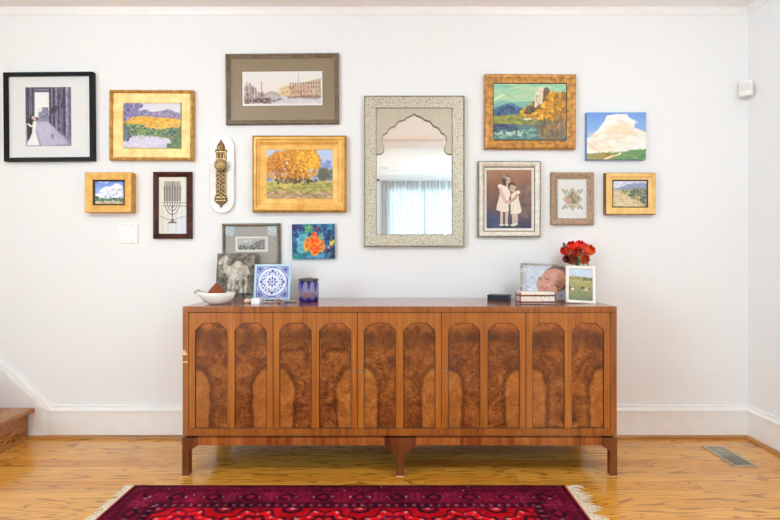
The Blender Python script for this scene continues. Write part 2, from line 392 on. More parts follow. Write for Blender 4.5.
class Cv:
    def __init__(s, w, h, bg=(255, 255, 255)):
        s.w, s.h = w, h; s.a = np.zeros((h, w, 3)); s.a[:] = bg
        s.v, s.u = np.meshgrid((np.arange(h) + .5) / h, (np.arange(w) + .5) / w, indexing='ij'); s.asp = w / h
    def put(s, m, c, al=1.0):
        m = np.clip(m * al, 0, 1)[..., None]; s.a = s.a * (1 - m) + np.array(c, float) * m
    def grad(s, stops, m=None):
        ps = [p for p, _ in stops]; col = np.stack([np.interp(s.v, ps, [c[i] for _, c in stops]) for i in range(3)], -1)
        if m is None: s.a = col
        else: s.a = s.a * (1 - m[..., None]) + col * m[..., None]
    def mpoly(s, pts, rag=0.0, cells=10):
        u, v = s.u, s.v
        if rag: u = u + (vnoise(s.h, s.w, cells, 3) - .5) * rag; v = v + (vnoise(s.h, s.w, cells, 3) - .5) * rag
        ins = np.zeros(s.u.shape, bool); n = len(pts)
        for i in range(n):
            x1, y1 = pts[i]; x2, y2 = pts[(i + 1) % n]
            if y1 == y2: continue
            c = ((y1 > v) != (y2 > v)) & (u < (x2 - x1) * (v - y1) / (y2 - y1) + x1); ins ^= c
        return ins.astype(float)
    def poly(s, pts, c, al=1.0, rag=0.0, cells=10): s.put(s.mpoly(pts, rag, cells), c, al)
    def mell(s, cx, cy, rx, ry, rot=0.0, rag=0.0, cells=10, soft=.12):
        du, dv = (s.u - cx) * s.asp, s.v - cy; ca, sa = math.cos(rot), math.sin(rot)
        p, q = du * ca + dv * sa, -du * sa + dv * ca
        r = np.sqrt((p / (rx * s.asp)) ** 2 + (q / ry) ** 2)
        if rag: r = r + (vnoise(s.h, s.w, cells, 3) - .5) * rag
        return np.clip((1 - r) / soft + .5, 0, 1)
    def ell(s, cx, cy, rx, ry, c, rot=0.0, al=1.0, rag=0.0, cells=10, soft=.12): s.put(s.mell(cx, cy, rx, ry, rot, rag, cells, soft), c, al)
    def line(s, pts, wd, c, al=1.0):
        m = np.zeros(s.u.shape)
        for (x1, y1), (x2, y2) in zip(pts, pts[1:]):
            X1, X2 = x1 * s.asp, x2 * s.asp; dx, dy = X2 - X1, y2 - y1; L = dx * dx + dy * dy + 1e-9
            t = np.clip(((s.u * s.asp - X1) * dx + (s.v - y1) * dy) / L, 0, 1)
            d = np.hypot(s.u * s.asp - X1 - t * dx, s.v - y1 - t * dy)
            m = np.maximum(m, np.clip((wd / 2 - d) * s.h + .5, 0, 1))
        s.put(m, c, al)
    def dabs(s, n, mask, cols, rx, ry, al=.8, rot=0.0, jit=12):
        idx = np.argwhere(mask > .5)
        if len(idx) == 0: return
        for k in range(n):
            iy, ix = idx[rng.integers(len(idx))]; c = np.array(cols[rng.integers(len(cols))], float) + rng.normal(0, jit)
            sx = rx * (.6 + .8 * rng.random()); sy = ry * (.6 + .8 * rng.random()); rt = rot + rng.normal(0, .35)
            R_ = int(max(sx * s.w, sy * s.h) * 1.3) + 2
            y0, y1, x0, x1 = max(0, iy - R_), min(s.h, iy + R_), max(0, ix - R_), min(s.w, ix + R_)
            du = (s.u[y0:y1, x0:x1] - s.u[iy, ix]) * s.asp; dv = s.v[y0:y1, x0:x1] - s.v[iy, ix]
            ca, sa = math.cos(rt), math.sin(rt)
            r = np.sqrt(((du * ca + dv * sa) / (sx * s.asp)) ** 2 + ((-du * sa + dv * ca) / sy) ** 2)
            m = (np.clip((1 - r) / .3, 0, 1) * al)[..., None]
            s.a[y0:y1, x0:x1] = s.a[y0:y1, x0:x1] * (1 - m) + c * m
    def noise(s, cells, amp, octaves=3, m=1.0, aspect=1.0):
        s.a = s.a + ((vnoise(s.h, s.w, cells, octaves, .6, aspect) - .5) * 2 * amp * m)[..., None]
    def blur(s, k=1):
        for _ in range(k):
            p = np.pad(s.a, ((1, 1), (1, 1), (0, 0)), 'edge')
            s.a = (p[1:-1, 1:-1] * 4 + p[:-2, 1:-1] + p[2:, 1:-1] + p[1:-1, :-2] + p[1:-1, 2:]) / 8
    def rect(s, u0, v0, u1, v1): return ((s.u >= u0) & (s.u <= u1) & (s.v >= v0) & (s.v <= v1)).astype(float)
def sheet(name, cv, w, h, mat, parent, out=0.0, height=None, thick=0.0, side=None, flat=False):
    """the painted sheet: a fine grid in the local x/z plane (or x/y when flat) carrying its own colours"""
    W, H = cv.w, cv.h
    xs = np.linspace(-w / 2, w / 2, W); zs = np.linspace(h / 2, -h / 2, H)
    xx, zz = np.meshgrid(xs, zs); yy = np.full(xx.shape, -out)
    if height is not None: yy = yy - height
    co = np.stack([xx, zz, -yy], -1) if flat else np.stack([xx, yy, zz], -1)
    co = co.reshape(-1, 3)
    i = np.arange((H - 1) * (W - 1)); r, c = i // (W - 1), i % (W - 1); a = r * W + c
    fc = np.stack([a, a + W, a + W + 1, a + 1], -1)
    me = bpy.data.meshes.new(name); nv = len(co)
    me.vertices.add(nv); me.vertices.foreach_set('co', co.astype(np.float32).ravel())
    me.loops.add(fc.size); me.loops.foreach_set('vertex_index', fc.astype(np.int32).ravel())
    me.polygons.add(len(fc)); me.polygons.foreach_set('loop_start', np.arange(0, fc.size, 4, dtype=np.int32))
    me.update(calc_edges=True)
    ca = me.color_attributes.new('Col', 'FLOAT_COLOR', 'POINT')
    col = np.ones((nv, 4), np.float32); col[:, :3] = lin_np(cv.a.reshape(-1, 3)); ca.data.foreach_set('color', col.ravel())
    me.materials.append(M[mat])
    if height is not None: me.polygons.foreach_set('use_smooth', np.ones(len(fc), bool))
    o = bpy.data.objects.new(name, me); link(o, parent); return o

# ================================================================== SETTING
XR = X(748); XL = -4.35; HC = Z(8.5); YM = -3.43; YF = -5.89
struct('floor', BX(XL - .1, XR + .1, YF - .1, .1, -.08, 0), 'floor')
struct('ceiling', BX(XL - .1, XR + .1, YF - .1, .1, HC, HC + .1), 'ceiling')
struct('wall_back', BX(XL - .1, XR + .1, 0, .1, 0, HC), 'wall')
SWZ0, SWZ1 = .6, 2.4
SIDE = [('wall_right', XR, XR + .1, XR + .03, -90, -5.6, -4.7), ('wall_left', XL - .1, XL, XL - .03, 90, -5.6, -3.7)]
for nm, xa, xb, _, _, SWY0, SWY1 in SIDE:
    bm = bmesh.new(); box(bm, xa, xb, SWY1, 0, 0, HC); box(bm, xa, xb, YF, SWY0, 0, HC); box(bm, xa, xb, SWY0, SWY1, 0, SWZ0); box(bm, xa, xb, SWY0, SWY1, SWZ1, HC)
    struct(nm, bm, 'wall')
for k, (_, _, _, xw, rz, SWY0, SWY1) in enumerate(SIDE):  # unseen side windows, added to let in more daylight
    f = bmesh.new(); w, h = SWY1 - SWY0, SWZ1 - SWZ0
    moulding(f, w, h, [(0, 0), (0, .06), (.05, .06), (.05, 0)]); box(f, -.02, .02, -.05, -.01, -h / 2 + .05, h / 2 - .05); box(f, -w / 2 + .05, w / 2 - .05, -.05, -.01, -.02, .02)
    wf = struct('window_%d' % (k + 4), f, 'trim', loc=(xw, (SWY0 + SWY1) / 2, (SWZ0 + SWZ1) / 2)); wf.rotation_euler = (0, 0, R(rz))
    obj('pane', BX(-w / 2 + .05, w / 2 - .05, -.034, -.03, -h / 2 + .05, h / 2 - .05), 'glass', wf)
# header of the cased opening behind the camera (seen in the mirror)
struct('trim_1', BX(XL, XR, YM - .12, YM, HC - .085, HC), 'trim')
# front wall with one big curtained window, a door and two sidelights
WX0, WX1, WZ0, WZ1 = -.15, 2.0, .35, 2.42
bm = bmesh.new()
SL = [(-3.20, -3.00), (-2.41, -2.20)]; SZ0, SZ1 = 1.5, 2.0
y0, y1 = YF - .1, YF
box(bm, XL, SL[0][0], y0, y1, 0, HC)
for a, b in SL:
    box(bm, a, b, y0, y1, 0, SZ0); box(bm, a, b, y0, y1, SZ1, HC)
box(bm, SL[0][1], SL[1][0], y0, y1, 0, HC)
box(bm, SL[1][1], WX0, y0, y1, 0, HC); box(bm, WX0, WX1, y0, y1, 0, WZ0); box(bm, WX0, WX1, y0, y1, WZ1, HC); box(bm, WX1, XR, y0, y1, 0, HC)
struct('wall_front', bm, 'wall')
for i, (a, b) in enumerate(SL):
    f = bmesh.new(); w, h = b - a, SZ1 - SZ0
    moulding(f, w, h, [(0, 0), (0, .05), (.012, .05), (.012, 0)])
    wf = struct('window_%d' % (i + 2), f, 'trim', loc=((a + b) / 2, YF - .03, (SZ0 + SZ1) / 2))
    obj('pane', BX(-w / 2 + .012, w / 2 - .012, -.02, -.016, -h / 2 + .012, h / 2 - .012), 'tinted_glass', wf)
f = bmesh.new(); w, h = WX1 - WX0, WZ1 - WZ0
moulding(f, w, h, [(0, 0), (0, .07), (.05, .07), (.05, 0)])
for k in (1, 2): box(f, -w / 2 + w * k / 3 - .02, -w / 2 + w * k / 3 + .02, -.06, -.01, -h / 2 + .05, h / 2 - .05)
wf = struct('window_1', f, 'trim', loc=((WX0 + WX1) / 2, YF - .02, (WZ0 + WZ1) / 2))
obj('pane', BX(-w / 2 + .05, w / 2 - .05, -.034, -.03, -h / 2 + .05, h / 2 - .05), 'glass', wf)
# crown along the front room, back wall and side wall
def crown(name, bm): struct(name, bm, 'trim')
bm = bmesh.new(); prism(bm, [(-.022, HC), (0, HC), (0, HC - .04), (-.006, HC - .04), (-.012, HC - .02)], XL, XR, axis='x'); crown('trim_2', bm)
bm = bmesh.new(); prism(bm, [(XR - .022, HC), (XR, HC), (XR, HC - .04), (XR - .006, HC - .04), (XR - .012, HC - .02)], YM, 0, axis='y'); crown('trim_3', bm)
bm = bmesh.new(); prism(bm, [(YF + .05, HC), (YF, HC), (YF, HC - .09), (YF + .012, HC - .09), (YF + .03, HC - .03)], XL, XR, axis='x'); crown('trim_4', bm)
# baseboards with cap and oak shoe
BH = Z(404.7)
SKX = X(43.5)
def base_prof(s): return [(0, 0), (s * .016, 0), (s * .016, BH - .042), (s * .022, BH - .040), (s * .022, BH - .03), (s * .012, BH - .014), (s * .010, BH), (0, BH)]
bm = bmesh.new(); prism(bm, base_prof(-1), SKX, XR, axis='x'); struct('baseboard_back', bm, 'trim')
bm = bmesh.new(); prism(bm, [(XR + a, b) for a, b in base_prof(-1)], YF, -.016, axis='y'); struct('baseboard_right', bm, 'trim')
def shoe(s, o=0): return [(o + s * .016, 0), (o + s * .034, 0), (o + s * .0335, .007), (o + s * .0305, .013), (o + s * .025, .017), (o + s * .016, .019)]
bm = bmesh.new(); prism(bm, shoe(-1), X(31), XR - .016, axis='x'); struct('trim_5', bm, 'quarter_wood')
bm = bmesh.new(); prism(bm, shoe(-1, XR), YF, -.02, axis='y'); struct('trim_6', bm, 'quarter_wood')
# stair skirt on the back wall
SL0 = (SKX + .045, BH + .006); slope = (Z(358) - Z(404.5)) / (X(52) - X(0))
xe = XL; zt = SL0[1] + slope * (SL0[0] - xe)
bm = bmesh.new(); prism(bm, [(SKX, 0), (SKX, BH - .03), (SL0[0] - .012, BH - .03), (xe, zt - .06), (xe, 0)], -.020, 0); 
prism(bm, [(SL0[0], BH - .03), (SL0[0] + .012, BH - .02), (xe, zt), (xe, zt - .02)], -.024, 0)
prism(bm, [(SL0[0] - .03, BH - .03), (SL0[0] + .0, BH - .03), (xe, zt - .02), (xe, zt - .055)], -.030, 0)
box(bm, SKX - .004, SKX + .022, -.0245, -.001, .02, BH - .03); struct('trim_7', bm, 'trim')

# stairs
st = thing('staircase', 'honey oak staircase rising along the white skirt board', 'stairs', (X(31), -.022, 0))
TZ = Z(406)
for k in range(6):
    x1 = -.27 * k; zb = TZ * k
    bm = BX(x1 - .02, x1, -1.0, -.002, zb, zb + TZ - .03); obj('riser', bm, 'riser_wood', st)
    bm = BX(x1 - .29, x1 + .046, -1.03, -.002, zb + TZ - .03, zb + TZ); obj('tread', bm, 'tread_wood', st, bevel=.009)
    bm = bmesh.new(); prism(bm, [(x1, zb), (x1 + .014, zb), (x1 + .012, zb + .010), (x1, zb + .016)], -1.0, -.002); obj('shoe_moulding', bm, 'quarter_wood', st)

# ================================================================== SIDEBOARD
D0 = .53; fx = lambda p: X(p, D0); fz = lambda p: Z(p, D0)
sbx, sbz0 = (fx(182.5) + fx(616.9)) / 2, fz(476.5)
sb = thing('sideboard', 'long burl walnut sideboard with ten clipped-corner panels on short legs', 'sideboard', (sbx, -.28, 0))
LX = lambda p: fx(p) - sbx
YF0, YB0 = -.25, .25
x0, x1 = LX(182.5), LX(616.9); zt, zr = fz(306.5), fz(312.5); zb0, zb1 = fz(428.6), fz(436)
ix0, ix1 = LX(188.5), LX(610.5)
bm = bmesh.new()
box(bm, x0, ix0, YF0, YB0, zb1, zr); box(bm, ix1, x1, YF0, YB0, zb1, zr)
box(bm, ix0, ix1, YF0, YB0, zb1, zb0); box(bm, ix0, ix1, YB0 - .012, YB0, zb0, zr)
carc = obj('carcass', bm, 'case_wood', sb, bevel=.0015)
bm = bmesh.new(); box(bm, x0, x1, YF0, YB0, zr, zt - .0015)
obj('top_edge', bm, 'case_wood', sb, bevel=.002)
bm = bmesh.new(); box(bm, x0 + .002, x1 - .002, YF0 + .002, YB0, zt - .0015, zt); obj('top', bm, 'top_wood', sb)
obj('inner_void', BX(ix0, ix1, YF0 + .03, YF0 + .034, zb0, zr), 'seam_dark', sb)
# chipped bare wood on the outer end
for za, zb, xw in ((352.5, 350.2, 3.0), (355.0, 352.6, 4.6), (362.6, 361.4, 5.2)):
    ch = obj('chipped_edge', BX(LX(182.3), LX(182.3 + xw), YF0 - .0008, YF0 + .004, fz(za), fz(zb)), 'chip', sb); ch['label'] = 'chipped pale bare wood'
# doors
flitch = 0.0
for k in range(5):
    a = 188.5 + 84.4 * k; g = .35
    dx0, dx1 = LX(a + g), LX(a + 84.4 - g); dzt, dzb = zr - .0018, zb0 + .0015
    pl = [LX(a + 6.4), LX(a + 38.7), LX(a + 46.0), LX(a + 78.2)]
    zp, zc = fz(323), fz(330.6); ch_ = S(8.2, D0)
    bm = bmesh.new(); yf = YF0 + .003; yr = yf + .005
    V = lambda x, z, y=yf: bm.verts.new((x, y, z))
    def face(pts, y=yf, mi=0):
        f = bm.faces.new([V(p[0], p[1], y) for p in pts]); f.material_index = mi
    face([(dx0, dzb), (pl[0], dzb), (pl[0], zc), (dx0, zc)])
    face([(pl[1], dzb), (pl[2], dzb), (pl[2], zc), (pl[1], zc)])
    face([(pl[3], dzb), (dx1, dzb), (dx1, zc), (pl[3], zc)])
    top = [(dx0, dzt), (dx1, dzt), (dx1, zc)]
    for l, r in ((pl[2], pl[3]), (pl[0], pl[1])): top += [(r, zc), (r - ch_, zp), (l + ch_, zp), (l, zc)]
    top += [(dx0, zc)]; face(top)
    for l, r in ((pl[0], pl[1]), (pl[2], pl[3])):
        loop = [(l, dzb), (l, zc), (l + ch_, zp), (r - ch_, zp), (r, zc), (r, dzb)]
        for p, q in zip(loop, loop[1:] + loop[:1]):
            f = bm.faces.new((V(*p), V(*q), V(q[0], q[1], yr), V(p[0], p[1], yr))); f.material_index = 1
    # edges of the door leaf and its back
    ol = [(dx0, dzb), (dx1, dzb), (dx1, dzt), (dx0, dzt)]
    for p, q in zip(ol, ol[1:] + ol[:1]): bm.faces.new((V(*p), V(*q), V(q[0], q[1], yf + .02), V(p[0], p[1], yf + .02))).material_index = 1
    face(ol, yf + .02)
    bmesh.ops.remove_doubles(bm, verts=bm.verts, dist=1e-5)
    d = obj('door', bm, ['stile_wood', 'seam_dark'], sb)
    for j, (l, r) in enumerate(((pl[0], pl[1]), (pl[2], pl[3]))):
        bm = bmesh.new(); q = .0022
        loop = [(l + q, dzb + .001), (r - q, dzb + .001), (r - q, zc - q * .4), (r - ch_ - q * .4, zp - q), (l + ch_ + q * .4, zp - q), (l + q, zc - q * .4)]
        A = [bm.verts.new((x, yr - .0005, z)) for x, z in loop]; B = [bm.verts.new((x, yr + .006, z)) for x, z in loop]
        fs = [bm.faces.new(A)]
        for i in range(6): fs.append(bm.faces.new((A[i], A[(i + 1) % 6], B[(i + 1) % 6], B[i])))
        uvl = bm.loops.layers.uv.new('UVMap')
        for f in bm.faces:
            for lp in f.loops:
                u = (lp.vert.co.x - l) / (r - l); u = u if j == 0 else 1 - u
                lp[uvl].uv = (u, (lp.vert.co.z - dzb) / (zp - dzb))
        p = obj('door_panel', bm, 'burl', d)
        at = p.data.attributes.new('flitch', 'FLOAT', 'POINT')
        for e in at.data: e.value = flitch + j * .012
        # thin dark bead round the panel
        bm = bmesh.new()
        for p1, p2 in zip(loop, loop[1:] + loop[:1]):
            tube(bm, [(p1[0], yr - .0006, p1[1]), (p2[0], yr - .0006, p2[1])], .0013, 6)
        obj('bead', bm, 'seam_dark', d)
    flitch += 1.7
    esc = {1: [(355.0, 371.5)], 2: [(361.2, 371.0)], 3: [(445.3, 370.0)]}.get(k, [])
    for ex, ez in esc:
        bm = bmesh.new(); lathe(bm, [(.0075, 0), (.0075, .0015), (.006, .0028), (.0035, .003), (.001, .0012)], 20)
        e = obj('escutcheon', bm, 'escutcheon', d, True); e.location = (LX(ex), yf, fz(ez)); e.rotation_euler = (R(90), 0, 0)
# worn knot on the bottom rail
# base
zA, zB = fz(437.8), fz(445.5); LEGW = .0365
bx0, bx1 = LX(182.1), LX(617.2); BYF = YF0 - .002
bm = bmesh.new()
box(bm, bx0 + LEGW, bx1 - LEGW, BYF + .002, BYF + .022, zB, zA); box(bm, bx0 + LEGW, bx1 - LEGW, YB0 - .024, YB0 - .004, zB, zA)
box(bm, bx0 + .002, bx0 + .022, BYF + LEGW, YB0 - LEGW, zB, zA); box(bm, bx1 - .022, bx1 - .002, BYF + LEGW, YB0 - LEGW, zB, zA)
obj('apron', bm, 'apron_wood', sb, bevel=.001)
obj('plinth_gap', BX(x0 + .012, x1 - .012, YF0 + .024, YB0 - .006, zA, zb1), 'seam_dark', sb)
def leg(cx, yc, bl, br):
    bm = bmesh.new(); a, b = cx - LEGW / 2, cx + LEGW / 2
    pts = [(a, .004), (b, .004)]
    if br: pts += [(b, fz(451)), (b + br, zB), (b + br, zA)]
    else: pts += [(b, zA)]
    if bl: pts += [(a - bl, zA), (a - bl, zB), (a, fz(451))]
    else: pts += [(a, zA)]
    prism(bm, pts, yc - LEGW / 2, yc + LEGW / 2)
    o = obj('leg', bm, 'leg_wood', sb, bevel=.0012)
    obj('glide', BX(a + .001, b - .001, yc - LEGW / 2 + .001, yc + LEGW / 2 - .001, 0, .004), 'chip', o)
BR = S(8.6, D0)
yfc, ybc = BYF + LEGW / 2, YB0 - LEGW / 2
for yc in (yfc, ybc):
    leg(bx0 + LEGW / 2, yc, 0, BR); leg(bx1 - LEGW / 2, yc, BR, 0)
    # middle leg with wider wedge
    cx = LX(400); a, b = cx - S(4.1, D0), cx + S(4.1, D0); q = S(15.6, D0); bm = bmesh.new()
    prism(bm, [(a, .004), (b, .004), (b, fz(456)), (cx + q, zB), (cx + q, zA), (cx - q, zA), (cx - q, zB), (a, fz(456))], yc - LEGW / 2, yc + LEGW / 2)
    o = obj('leg', bm, 'leg_wood', sb, bevel=.0012); obj('glide', BX(a, b, yc - LEGW / 2, yc + LEGW / 2, 0, .004), 'chip', o)
TOP = zt

# ================================================================== PICTURES
class Pic:
    """a framed picture hanging on the back wall; L,T,R,B are the edges of its front face"""
    def __init__(s, name, label, cat, L, T, Rr, B, t, tilt=0.0, group=None):
        s.t = t; s.L, s.T = L, T
        s.w, s.h = S(Rr - L, t), S(B - T, t); s.cx, s.cz = X((L + Rr) / 2, t), Z((T + B) / 2, t)
        s.e = thing(name, label, cat, (s.cx, .0004 if name == 'canvas_painting' else -.001, s.cz), (0, R(tilt), 0), group)
    def frame(s, prof, mat, name='frame', mats=None):
        bm = bmesh.new(); moulding(bm, s.w, s.h, prof); return obj(name, bm, mat, s.e)
    def band(s, prof, mat, name): bm = bmesh.new(); moulding(bm, s.w, s.h, prof, close=False); return obj(name, bm, mat, s.e)
    def art(s, cv, l, tp, r, b, mat='oil', out=None, name='painting'):
        out = s.t * .5 if out is None else out
        o = sheet(name, cv, S(r - l, out), S(b - tp, out), mat, s.e, out)
        o.location = (X((l + r) / 2, out) - s.cx, 0, Z((tp + b) / 2, out) - s.cz); return o
    def board(s, out, ins, mat, name='mat_board', back=.002):
        return obj(name, BX(-s.w / 2 + ins, s.w / 2 - ins, -out, -back, -s.h / 2 + ins, s.h / 2 - ins), mat, s.e)
    def glass(s, out, ins): return obj('glass', BX(-s.w / 2 + ins, s.w / 2 - ins, -out - .002, -out, -s.h / 2 + ins, s.h / 2 - ins), 'glass', s.e)
PX = lambda n: n * .0062

# ---- wedding photograph
def cv_wedding():
    c = Cv(118, 150, (150, 147, 166))
    c.grad([(0, (120, 116, 140)), (.1, (150, 148, 166)), (.58, (150, 148, 168)), (.62, (186, 184, 204)), (1, (158, 156, 178))])
    c.poly([(.18, .08), (.52, .08), (.52, .58), (.18, .58)], (236, 238, 244))
    c.poly([(.28, .42), (.36, .42), (.36, .34), (.5, .34), (.52, .58), (.28, .58)], (150, 150, 170)); c.dabs(40, c.rect(.3, .38, .5, .55), [(110, 108, 130), (180, 180, 196)], .012, .02)
    c.poly([(.13, .0), (.62, .0), (.56, .085), (.16, .085)], (98, 94, 118)); c.poly([(.13, .04), (.6, .04), (.58, .055), (.14, .055)], (170, 168, 186))
    for u0, u1, k in ((0, .05, 96), (.05, .08, 60), (.08, .14, 130), (.14, .17, 70), (.17, .2, 110)): c.poly([(u0, 0), (u1, 0), (u1, .62), (u0, .62)], (k, k - 3, k + 18))
    for u0, u1, vb, k in ((.52, .56, .62, 70), (.56, .60, .66, 140), (.60, .64, .68, 62), (.64, .70, .72, 150), (.70, .74, .76, 70), (.74, .82, .80, 120), (.82, .87, .82, 60), (.87, .93, .84, 170), (.93, 1.0, .86, 120)):
        c.poly([(u0, 0), (u1, 0), (u1, vb + .02), (u0, vb)], (k, k - 3, k + 20))
    for u, v in ((.58, .40), (.67, .36), (.80, .30)): c.ell(u, v, .02, .06, (40, 38, 56)); c.ell(u, v + .02, .03, .02, (60, 58, 80))
    c.poly([(.52, .63), (1, .87), (1, 1), (.62, .80)], (132, 130, 154), .7); c.poly([(.3, .58), (.5, .58), (.95, .95), (.35, 1), (.25, .7)], (204, 202, 220), .6)
    c.noise(30, 10)
    c.poly([(.03, .56), (.07, .50), (.16, .52), (.19, .60), (.17, .72), (.10, .86), (.04, .90)], (30, 28, 40)); c.ell(.15, .495, .045, .035, (26, 24, 32)); c.ell(.165, .515, .035, .03, (206, 188, 186))
    c.dabs(160, c.rect(0, .05, .2, .6) + c.rect(.54, 0, 1, .85), [(60, 56, 76), (190, 188, 206), (110, 106, 130)], .008, .05, .5, 0.0)
    c.ell(.235, .54, .04, .035, (40, 32, 40)); c.ell(.205, .545, .03, .028, (214, 196, 192))
    c.poly([(.16, .58), (.24, .58), (.23, .68), (.22, .76), (.30, .98), (.02, .98), (.14, .78), (.15, .68)], (240, 240, 246)); c.line([(.06, .62), (.12, .66), (.2, .64)], .03, (236, 232, 236))
    c.blur(); c.a = np.clip((c.a - 130) * 1.3 + 118, 4, 250); return c
p = Pic('framed_photograph', 'black framed wedding photograph of a couple kissing beside tall columns', 'picture', 3.5, 72.0, 93.1, 161.0, .03, -.5)
fw = S(3.7, .03)
p.frame([(0, 0), (0, .030), (fw, .030), (fw, .018), (fw, 0)], 'black_wood'); p.board(.014, fw - .001, 'mat_white')
p.art(cv_wedding(), 25.7, 87.2, 71.3, 146.2, 'paper', .0145, 'photograph'); p.glass(.0165, fw)

# ---- gold framed meadow
def cv_meadow():
    c = Cv(150, 116); c.grad([(0, (206, 208, 222)), (.22, (222, 218, 222)), (.34, (190, 184, 204))])
    hills = c.mpoly([(0, .3), (.15, .22), (.35, .2), (.55, .24), (.7, .2), (.82, .18), (.9, .24), (1, .27), (1, .4), (0, .4)], .05); c.put(hills, (146, 136, 172)); c.dabs(120, hills, [(120, 116, 160), (168, 150, 180), (110, 126, 140)], .03, .025)
    mead = c.mpoly([(.05, .36), (.4, .32), (1, .38), (1, .62), (.5, .58), (.05, .5)], .04); c.put(mead, (226, 176, 74)); c.dabs(260, mead, [(238, 196, 80), (222, 150, 56), (230, 170, 100), (206, 168, 60)], .03, .018)
    gr = c.mpoly([(0, .46), (.3, .52), (.6, .6), (1, .55), (1, 1), (0, 1)], .06); c.put(gr, (112, 140, 92)); c.dabs(260, gr, [(74, 116, 76), (140, 160, 90), (96, 104, 120), (60, 92, 84), (180, 172, 90)], .028, .02)
    wt = c.mpoly([(.02, .78), (.3, .74), (.62, .76), (.84, .78), (.88, .86), (.78, .95), (.74, 1), (0, 1)], .05); c.put(wt, (206, 204, 224)); c.dabs(90, wt, [(216, 210, 228), (192, 194, 220), (220, 206, 214)], .05, .015)
    c.dabs(90, c.rect(0, .5, 1, .78), [(60, 84, 84), (190, 170, 90), (120, 110, 150), (160, 180, 110)], .014, .02, .8)
    ls = c.mpoly([(0, .55), (.14, .6), (.18, .78), (.1, .86), (0, .84)], .1); c.dabs(90, ls, [(96, 96, 140), (120, 130, 130), (84, 110, 96)], .025, .02)
    rb = c.mpoly([(.74, .68), (.9, .58), (1, .55), (1, 1), (.76, 1), (.86, .86)], .08); c.dabs(140, rb, [(72, 104, 84), (96, 130, 80), (96, 88, 130), (130, 144, 80)], .025, .022)
    tr = c.mpoly([(0, 0), (.22, 0), (.40, .05), (.33, .14), (.22, .18), (.22, .32), (.1, .42), (0, .5)], .16); c.dabs(260, tr, [(122, 104, 158), (96, 84, 136), (158, 142, 184), (110, 116, 130)], .025, .02)
    c.blur(); return c
p = Pic('framed_painting', 'wide gold framed painting of a yellow meadow above a lilac pond', 'picture', 108.5, 89.4, 192.4, 160.0, .036, .2)
rw = S(3.2, .03)
p.frame([(0, 0), (0, .026), (.004, .034), (.009, .036), (.014, .033), (rw, .022), (rw, 0)], 'gold_rim')
bm = bmesh.new(); moulding(bm, p.w, p.h, [(rw, .002), (rw, .020), (S(12, .02), .016), (S(12.6, .02), .012), (S(12.6, .02), .002)]); obj('panel', bm, 'gold_leaf', p.e)
p.art(cv_meadow(), 121.6, 101.2, 180.5, 147.8, 'oil', .012)

# ---- small gold framed clouds
def cv_small():
    c = Cv(96, 72); c.grad([(0, (106, 140, 214)), (.4, (140, 172, 226)), (.7, (180, 200, 230))])
    for a in ((.4, .45, .2, .16), (.55, .38, .22, .14), (.8, .3, .18, .16), (.88, .45, .2, .12), (.45, .62, .3, .1), (.75, .6, .3, .12), (.2, .62, .16, .08)):
        c.ell(*a, (232, 236, 246), rag=.5, cells=8, soft=.3)
    c.dabs(60, c.rect(.25, .35, 1, .7), [(150, 156, 200), (246, 246, 250), (178, 186, 220), (120, 120, 178)], .05, .025, .6); c.dabs(12, c.rect(.2, .02, .5, .1), [(220, 228, 244)], .05, .02, .7)
    g = c.mpoly([(0, .66), (.2, .7), (.5, .76), (1, .72), (1, .86), (0, .88)], .06); c.dabs(160, g, [(54, 92, 54), (80, 120, 64), (40, 70, 60), (110, 130, 70)], .03, .025)
    t = c.rect(0, .87, 1, 1); c.put(t, (206, 186, 150)); c.dabs(50, t, [(220, 200, 164), (184, 164, 120), (140, 130, 80)], .05, .02)
    c.blur(); return c
p = Pic('framed_painting', 'small gold framed painting of blue sky and white clouds, above the switch plate', 'picture', 84.4, 172.2, 131.3, 212.4, .05)
a, b = S(7.2, .05), S(9.0, .05)
p.frame([(0, 0), (0, .045), (.004, .05), (S(2.2), .05), (a, .042), (a, 0)], 'gold_flat')
p.band([(-.0006, .0), (-.0006, .044), (.0005, .046)], 'gold_side', 'outer_edge')
bm = bmesh.new(); moulding(bm, p.w, p.h, [(a, .002), (a, .036), (b, .030), (b, .002)]); obj('liner', bm, 'liner_dark', p.e)
p.art(cv_small(), 93.6, 180.6, 123.4, 204.4, 'oil', .030)

